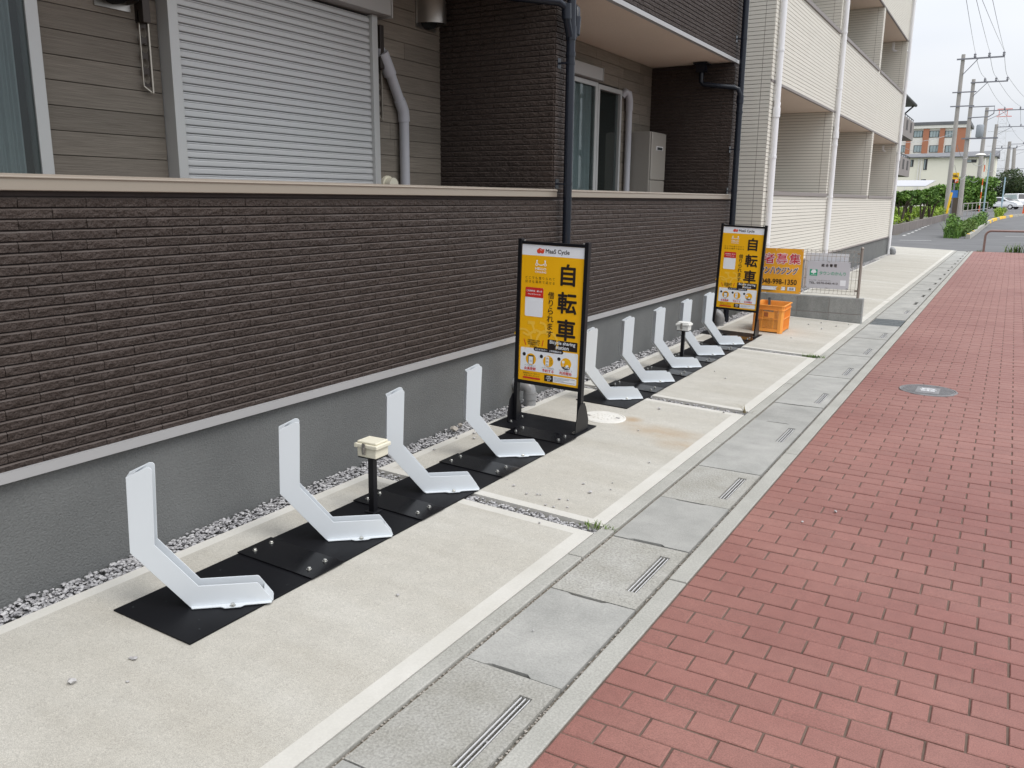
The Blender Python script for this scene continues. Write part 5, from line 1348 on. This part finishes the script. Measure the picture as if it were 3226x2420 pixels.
# carport
Yc2 = 88; a_ = bg(380, 965, Yc2); b_ = bg(725, 965, Yc2); c_ = bg(380, 1015, Yc2)
cpt = thing('carport', ((a_.x+b_.x)/2, Yc2, gr(Yc2)), 'carport with a pale translucent sloping roof behind the shrubs', 'carport')
m = MB(); m.add([(a_.x-2, Yc2-1, c_.z), (b_.x-.5, Yc2-1, c_.z), (b_.x, Yc2+2.5, a_.z+.1), (a_.x-2, Yc2+2.5, a_.z+.1)]+[(a_.x-2, Yc2-1, c_.z-.06), (b_.x-.5, Yc2-1, c_.z-.06), (b_.x, Yc2+2.5, a_.z+.04), (a_.x-2, Yc2+2.5, a_.z+.04)], [(0,1,2,3),(4,7,6,5),(0,4,5,1),(1,5,6,2),(2,6,7,3),(3,7,4,0)])
m.build('roof_sheet', MT['duct'], cpt)
m = MB()
for k_ in range(4): x = a_.x+(b_.x-.6-a_.x)*k_/3; m.box(x-.05, x+.05, Yc2-1, Yc2-.9, gr(Yc2)-.1, c_.z-.06)
m.build('carport_posts', MT['far_white'], cpt)

# ---- utility poles, wires, lamps
poles = []
def pole(basepx, toppx, Y, lab, arms, trafo=False):
    B0 = bg(basepx[0], basepx[1], Y); T0 = bg(toppx[0], toppx[1], Y)
    x = T0.x; xb_ = B0.x; H = T0.z; z0 = gr(Y)-.1
    t = thing('utility_pole', (xb_, Y, z0), lab, 'utility pole', 'concrete utility poles along the far street')
    m = MB(); m.tube([(xb_, Y, z0), (x, Y, H)], [.0021*Y+.03, .00135*Y+.03], 12); m.build('pole_shaft', MT['pole'], t, smooth=60)
    tips = []
    for (dz, xa, xb) in arms:
        m = MB(); m.box(x+xa, x+xb, Y-.2, Y-.1, H-dz-.05, H-dz+.05); o = m.build('cross_arm', MT['hardware'], t)
        k_ = 3
        for i in range(k_):
            xi = x+xa+(xb-xa)*(.38+.6*i/(k_-1)); ii = MB(); ii.lathe([(.06, 0), (.10, .08), (.06, .14), (.10, .22), (.03, .32)], (xi, Y-.15, H-dz+.052), 8); ii.build('insulator', MT['hardware'], o)
            tips.append(Vector((xi, Y-.15, H-dz+.37)))
        m = MB(); m.bar((x+xa+(xb-xa)*.45, Y-.15, H-dz-.06), (x+.1, Y-.12, H-dz-1.1), .05); m.build('arm_brace', MT['hardware'], t)
    if trafo:
        m = MB(); m.lathe([(.26, 0), (.30, .05), (.30, .95), (.26, 1.05)], (x+.95, Y-.1, H-4.85), 14); m.build('transformer', MT['trafo'], t, smooth=40)
        m = MB(); m.box(x-.4, x+2.4, Y-.25, Y-.12, H-5.0, H-4.88); m.build('transformer_arm', MT['hardware'], t)
        m = MB(); m.tube([(x-.1, Y-.15, H-3.2), (x+1.5, Y-.15, H-3.15), (x+1.85, Y-.15, H-2.9), (x+1.85, Y-.15, H-2.3), (x-.1, Y-.15, H-2.3)], .05, 6); m.build('cable_bracket', MT['hardware'], t)
    return t, x, H, tips
p1 = pole((845, 1285), (1013, -236), 74, 'tall concrete utility pole by the end of the planter wall', [(.35, -.4, 2.7)])
p2 = pole((970, 1275), (1110, 0), 86, 'concrete utility pole with a transformer drum beside the parking sign', [(.3, -.2, 2.6)], True)
for (po, dzs) in ((p1, (2.7, 3.7)), ):
    for dz in dzs: m = MB(); xx = po[1]-dz*.035; m.box(xx-.35, xx+1.25, 73.8, 73.88, po[2]-dz-.04, po[2]-dz+.04); m.build('side_arm', MT['hardware'], po[0])
p3 = pole((1130, 1170), (1238, 268), 120, 'concrete utility pole standing before the round green tree', [(.4, -.2, 5.2)])
p4 = pole((1237, 1172), (1328, 428), 146, 'concrete utility pole behind the white car', [(.4, -.2, 4.6), (3.4, -.2, 3.0)])
p5 = pole((1388, 1172), (1452, 592), 196, 'distant concrete utility pole before the dark tree', [(.5, -.2, 6.5), (6.5, -3, 3)])
p6 = pole((1463, 1172), (1497, 650), 220, 'farthest concrete utility pole rising over the dark tree', [(.5, -.2, 6.5), (4.5, -3, 3)])
wr = MB()
def wire(a, b, sag, rad, n=12):
    a = Vector(a); b = Vector(b); pts = [a.lerp(b, i/n)-Vector((0, 0, sag*4*(i/n)*(1-i/n))) for i in range(n+1)]
    wr.tube(pts, rad, 4, caps=False)
seq = [p1, p2, p3, p4, p5, p6]
for u, v in zip(seq[:-1], seq[1:]):
    for i in range(3): wire(u[3][i], v[3][i], .35, .010+.00006*u[3][i].y)
    wire((u[1]+.3, u[3][0].y, u[2]-6.5), (v[1]+.3, v[3][0].y, v[2]-6.5),   .5, .018); wire((u[1]+.3, u[3][0].y, u[2]-8.0), (v[1]+.3, v[3][0].y, v[2]-8.0), .7, .016)
for i, (pu, pv) in enumerate(((3041, -60), (3070, -60), (3082, -60), (3122, -60))):
    E0 = at(pu, pv, 30); s_ = p1[3][min(i, 2)] if i < 3 else p1[3][2]; d_ = (E0-s_)
    wire(s_, s_+d_*1.9, .2, .009, 8)
wire((p1[1], 74, p1[2]-5.6), bg(420, 600, 70), .2, .015, 8); wire((p2[1], 86, p2[2]-6.6), bg(420, 640, 78), .3, .011, 8)
wo = wr.build('overhead_wires', MT['wire']); tag(wo, 'grey overhead power lines strung between the concrete poles', 'power lines')
# lattice pylon
Yt = 260
T_ = bg(1395, 283, Yt); tw = thing('lattice_pylon', (T_.x, Yt, gr(Yt)), 'faint red-topped lattice transmission pylon far behind the poles', 'pylon')
m = MB(); mr_ = MB(); H = T_.z; zb = gr(Yt)
def hwid(z): return .9+2.2*max(0, 1-(z-zb)/(H-zb))**1.6
lv = [zb+(H-zb)*i/13 for i in range(14)]
for i in range(13):
    tgt = mr_ if i == 12 else m; a, b = lv[i], lv[i+1]; wa, wb = hwid(a), hwid(b); th = .12
    for (sx, sy) in ((-1,-1),(1,-1),(1,1),(-1,1)): tgt.bar((T_.x+sx*wa, Yt+sy*wa, a), (T_.x+sx*wb, Yt+sy*wb, b), th)
    tgt.bar((T_.x-wa, Yt-wa, a), (T_.x+wb, Yt-wb, b), th*.6); tgt.bar((T_.x+wa, Yt-wa, a), (T_.x-wb, Yt-wb, b), th*.6); tgt.bar((T_.x-wb, Yt-wb, b), (T_.x+wb, Yt-wb, b), th*.6)
for z in (lv[13], lv[12]): mr_.bar((T_.x-1.4, Yt, z), (T_.x+2.0, Yt, z), .22)
for z in (lv[10], lv[8], lv[6]): m.bar((T_.x-3, Yt, z), (T_.x+3.4, Yt, z), .13)
m.build('lattice', MT['tower'], tw); mr_.build('red_top', MT['tower_red'], tw)
# street lamps
def lamp(px, base, arm, Y, lab, mt):
    B0 = bg(base[0], base[1], Y); A0 = bg(arm[0], arm[1], Y); z0 = gr(Y)-.05
    t = thing('street_lamp', (B0.x, Y, z0), lab, 'street lamp'); m = MB(); m.tube([(B0.x, Y, z0), (B0.x, Y, A0.z+.1)], [.05, .035], 8); m.build('lamp_post', mt, t)
    h_ = MB(); h_.tube([(B0.x, Y, A0.z), (A0.x+.6, Y, A0.z)], .03, 6); h_.lathe([(.04, -.06), (.26, -.04), (.30, 0), (.2, .07), (.04, .10)], (A0.x+.2, Y, A0.z), 12); h_.build('lamp_head', MT['far_white'], t)
lamp(0, (1190, 1330), (1140, 720), 58, 'light blue street lamp with a white head on the traffic island', MT['sky_blue'])
m = thing('blue_pole', bg(1368, 1250, 92), 'slim light blue pole in the grass before the white car', 'pole')
q = MB(); pb = m.location; q.tube([(pb.x, 92, gr(92)-.1), (pb.x, 92, bg(1395, 930, 92).z)], .06, 8); q.tube([(pb.x, 92, bg(1390, 1170, 92).z), (pb.x, 92, bg(1390, 1125, 92).z)], .09, 8); q.build('pole_shaft', MT['sky_blue'], m)
# yellow parking sign
Ys = 92; s0 = bg(893, 985, Ys); s1 = bg(972, 888, Ys)
ys_ = thing('parking_sign', ((s0.x+s1.x)/2, Ys, gr(Ys)), 'yellow and red parking sign on a thin post behind the poles', 'sign')
m = MB(); m.box(s0.x, s1.x, Ys, Ys+.2, s0.z, s1.z); m.build('sign_panel', MT['guard_yellow'], ys_)
hh = s1.z-s0.z; ww = s1.x-s0.x; cxs = (s0.x+s1.x)/2
m = MB(); m.box(s0.x, s0.x+ww*.5, Ys-.02, Ys-.003, s0.z, s0.z+hh*.36); m.box(s0.x+ww*.22, s1.x-ww*.12, Ys-.02, Ys-.003, s0.z+hh*.56, s0.z+hh*.66); m.box(s0.x+ww*.12, s0.x+ww*.7, Ys-.02, Ys-.003, s0.z+hh*.72, s0.z+hh*.80); m.build('black_print', MT['sign_black'], ys_)
m = MB(); m.box(s0.x+ww*.5, s1.x, Ys-.02, Ys-.003, s0.z, s0.z+hh*.36); m.build('red_print', MT['orange_red'], ys_)
m = MB(); fP = lambda a, b, d: (a, Ys-.025-d, b); put_text(m, 'P', fP, s0.x+ww*.6, s0.x+ww*.88, s0.z+hh*.05, s0.z+hh*.32, 0, .02); m.build('lettering', MT['sign_white'], ys_)
m = MB(); m.box(cxs-.08, cxs+.08, Ys+.02, Ys+.18, gr(Ys)-.1, s0.z); m.build('sign_post', MT['hardware'], ys_)
# blue board
Yq = 86; s0 = bg(885, 1125, Yq); s1 = bg(960, 1055, Yq)
bb = thing('blue_board', ((s0.x+s1.x)/2, Yq, gr(Yq)), 'plain blue board on two legs below the parking sign', 'board')
m = MB(); m.box(s0.x, s1.x, Yq+.3, Yq+.4, s0.z, s1.z); m.build('board_panel', MT['sign_blue'], bb)
m = MB(); m.box(s0.x+.1, s0.x+.2, Yq+.4, Yq+.5, gr(Yq)-.1, s1.z); m.box(s1.x-.2, s1.x-.1, Yq+.4, Yq+.5, gr(Yq)-.1, s1.z); m.build('board_legs', MT['hardware'], bb)
# pole guards / posts near the planter end
gp = bg(840, 1285, 72); t = thing('guard_post', (gp.x, 72, gr(72)), 'slim yellow guard sleeve in front of the tall utility pole', 'guard post'); m = MB(); m.tube([(gp.x, 72.0, gr(72)-.1), (gp.x+.25, 72, bg(857, 1075, 72).z)], .08, 8); m.build('sleeve', MT['guard_yellow'], t)
for i, (px, mt, lab) in enumerate(((918, 'bark', 'brown wooden post at the end of the planter wall'), (938, 'pole', 'short grey post next to the brown post'))):
    P_ = bg(px, 1305, 68+i); t = thing('short_post', (P_.x, 68+i, gr(68+i)), lab, 'post'); m = MB(); m.box(P_.x-.16, P_.x+.16, 68+i-.15, 68+i+.15, gr(68)-.1, bg(px, 1125, 68+i).z); m.build('post_shaft', MT[mt], t)
rw = bg(1170, 1165, 108); t = thing('striped_pole', (rw.x, 108, gr(108)), 'red and white striped thin pole beside the street lamp', 'pole')
for k_ in range(8):
    m = MB(); za = gr(108)-.05+k_*.72; m.tube([(rw.x, 108, za), (rw.x, 108, za+.72)], .05, 8); m.build('stripe', MT['orange_red'] if k_ % 2 == 0 else MT['far_white'], t)
# mesh fence beside the pavement
t = thing('wire_fence', (bg(1060, 1230, 80).x, 80, gr(80)), 'low grey pipe and wire fence along the far pavement', 'fence'); m = MB()
f0, f1 = bg(1010, 1215, 80), bg(1245, 1170, 95)
for k_ in range(7):
    p_ = f0.lerp(f1, k_/6); zz = gr(p_.y); m.tube([(p_.x, p_.y, zz-.1), (p_.x, p_.y, zz+1.1)], .04, 6)
for zz in (.5, 1.1): m.tube([(f0.x, f0.y, gr(f0.y)+zz), (f1.x, f1.y, gr(f1.y)+zz)], .035, 6)
m.build('pipe_rails', MT['pole'], t)
ob = bg(1583, 1215, 100); t = thing('road_barrier', (ob.x, 100, gr(100)), 'orange-red plastic road barrier standing at the street bend', 'barrier')
m = MB(); zq = gr(100); m.prism([(-1.2,-.05),(1.2,-.05),(1.2,.25),(1.05,1.9),(.75,2.15),(-.75,2.15),(-1.05,1.9),(-1.2,.25)], lambda a, b, c: (ob.x+.45+a*.42, 100+c, zq+b*.42), -.2, .2); m.build('barrier_shell', MT['orange_red'], t)

# ---- cars
def car(loc, yaw, L, Wd, H, paint, label, van=False):
    t = thing('parked_car', loc, label, 'car', rot=(0, 0, yaw), world=False)
    if van: prof = [(-.5,.16),(-.5,.55),(-.485,.95),(-.46,1.0),(.24,1.0),(.30,.96),(.40,.58),(.485,.50),(.5,.42),(.5,.16)]
    else: prof = [(-.5,.20),(-.49,.50),(-.47,.64),(-.40,.86),(-.30,.97),(-.08,1.0),(.06,.96),(.24,.70),(.40,.60),(.485,.50),(.5,.36),(.495,.20)]
    m = MB(); n = len(prof)
    def wz(zf): return 1.0 if zf < .55 else 1.0-.32*(zf-.55)/.45
    ringv = []
    for sgn in (-1, 1):
        for f in (1.0, .96):
            for (a, b) in prof: ringv.append((a*L*(1 if f == .96 else 1), sgn*Wd/2*wz(b)*(1 if f == 1.0 else .96)*1.0, b*H+(.0 if f == 1.0 else .0)))
    vs = [(a*L, -Wd/2*wz(b), b*H) for a, b in prof]+[(a*L, Wd/2*wz(b), b*H) for a, b in prof]
    m.add(vs, [tuple(range(n-1, -1, -1)), tuple(range(n, 2*n))]+[(i, (i+1) % n, n+(i+1) % n, n+i) for i in range(n)])
    o = m.build('body', paint, t, off=(0,0,0), bevel=.05)
    wn = [(-.38,.66),(-.33,.86),(-.24,.92),(-.07,.94),(.03,.91),(.17,.68)] if not van else [(-.45,.58),(-.44,.90),(.22,.92),(.36,.60)]
    for sgn in (-1, 1):
        m = MB(); vs = [(a*L, sgn*(Wd/2*wz(b)+.012), b*H) for a, b in wn]; m.add(vs, [tuple(range(len(vs)))]); m.build('side_window', MT['far_glass'] if van else MT['far_dark'], o, off=(0,0,0))
        m = MB(); m.box((-.10 if not van else -.12)*L, (-.075 if not van else -.09)*L, sgn*Wd*.49-.03, sgn*Wd*.49+.03, .6*H, .64*H); m.build('door_handle', MT['far_dark'], o, off=(0,0,0))
    fw = [(.07,.945),(.235,.705)] if not van else [(.305,.95),(.395,.60)]
    m = MB(); (a, b), (c, d) = fw; m.add([(a*L+.02, -Wd/2*wz(b)*.92, b*H+.015), (a*L+.02, Wd/2*wz(b)*.92, b*H+.015), (c*L+.02, Wd/2*wz(d)*.92, d*H+.015), (c*L+.02, -Wd/2*wz(d)*.92, d*H+.015)], [(0,1,2,3)]); m.build('windscreen', MT['far_dark'], o, off=(0,0,0))
    for sgn in (-1, 1):
        m = MB(); m.box(.46*L, .487*L, sgn*Wd*.36-.16, sgn*Wd*.36+.16, .44*H, .50*H); m.build('headlight', MT['far_glass'], t, off=(0,0,0))
        for ax_ in (-.30, .31):
            m = MB(); m.tube([(ax_*L, sgn*(Wd/2-.20), .31), (ax_*L, sgn*(Wd/2+.015), .31)], .31, 18); wl = m.build('wheel', MT['tyre'], t, off=(0,0,0), smooth=40)
            m = MB(); m.tube([(ax_*L, sgn*(Wd/2+.016), .31), (ax_*L, sgn*(Wd/2+.03), .31)], .20, 12); m.build('rim', MT['bar'], wl, off=(0,0,0))
    return t
cw_ = bg(1380, 1225, 128); car((cw_.x, 128, gr(128)), R(-24), 4.3, 1.72, 1.52, MT['car_white'], 'white hatchback car parked beyond the traffic island')
cv = bg(1068, 1190, 118); car((cv.x, 118, gr(118)), R(-30), 3.2, 1.45, 1.9, MT['car_teal'], 'pale blue-green van parked before the green tree', True)
cv = bg(1510, 1178, 150); car((cv.x, 150, gr(150)), R(-60), 4.6, 1.75, 2.0, MT['car_white'], 'white van far up the street under the dark tree', True)
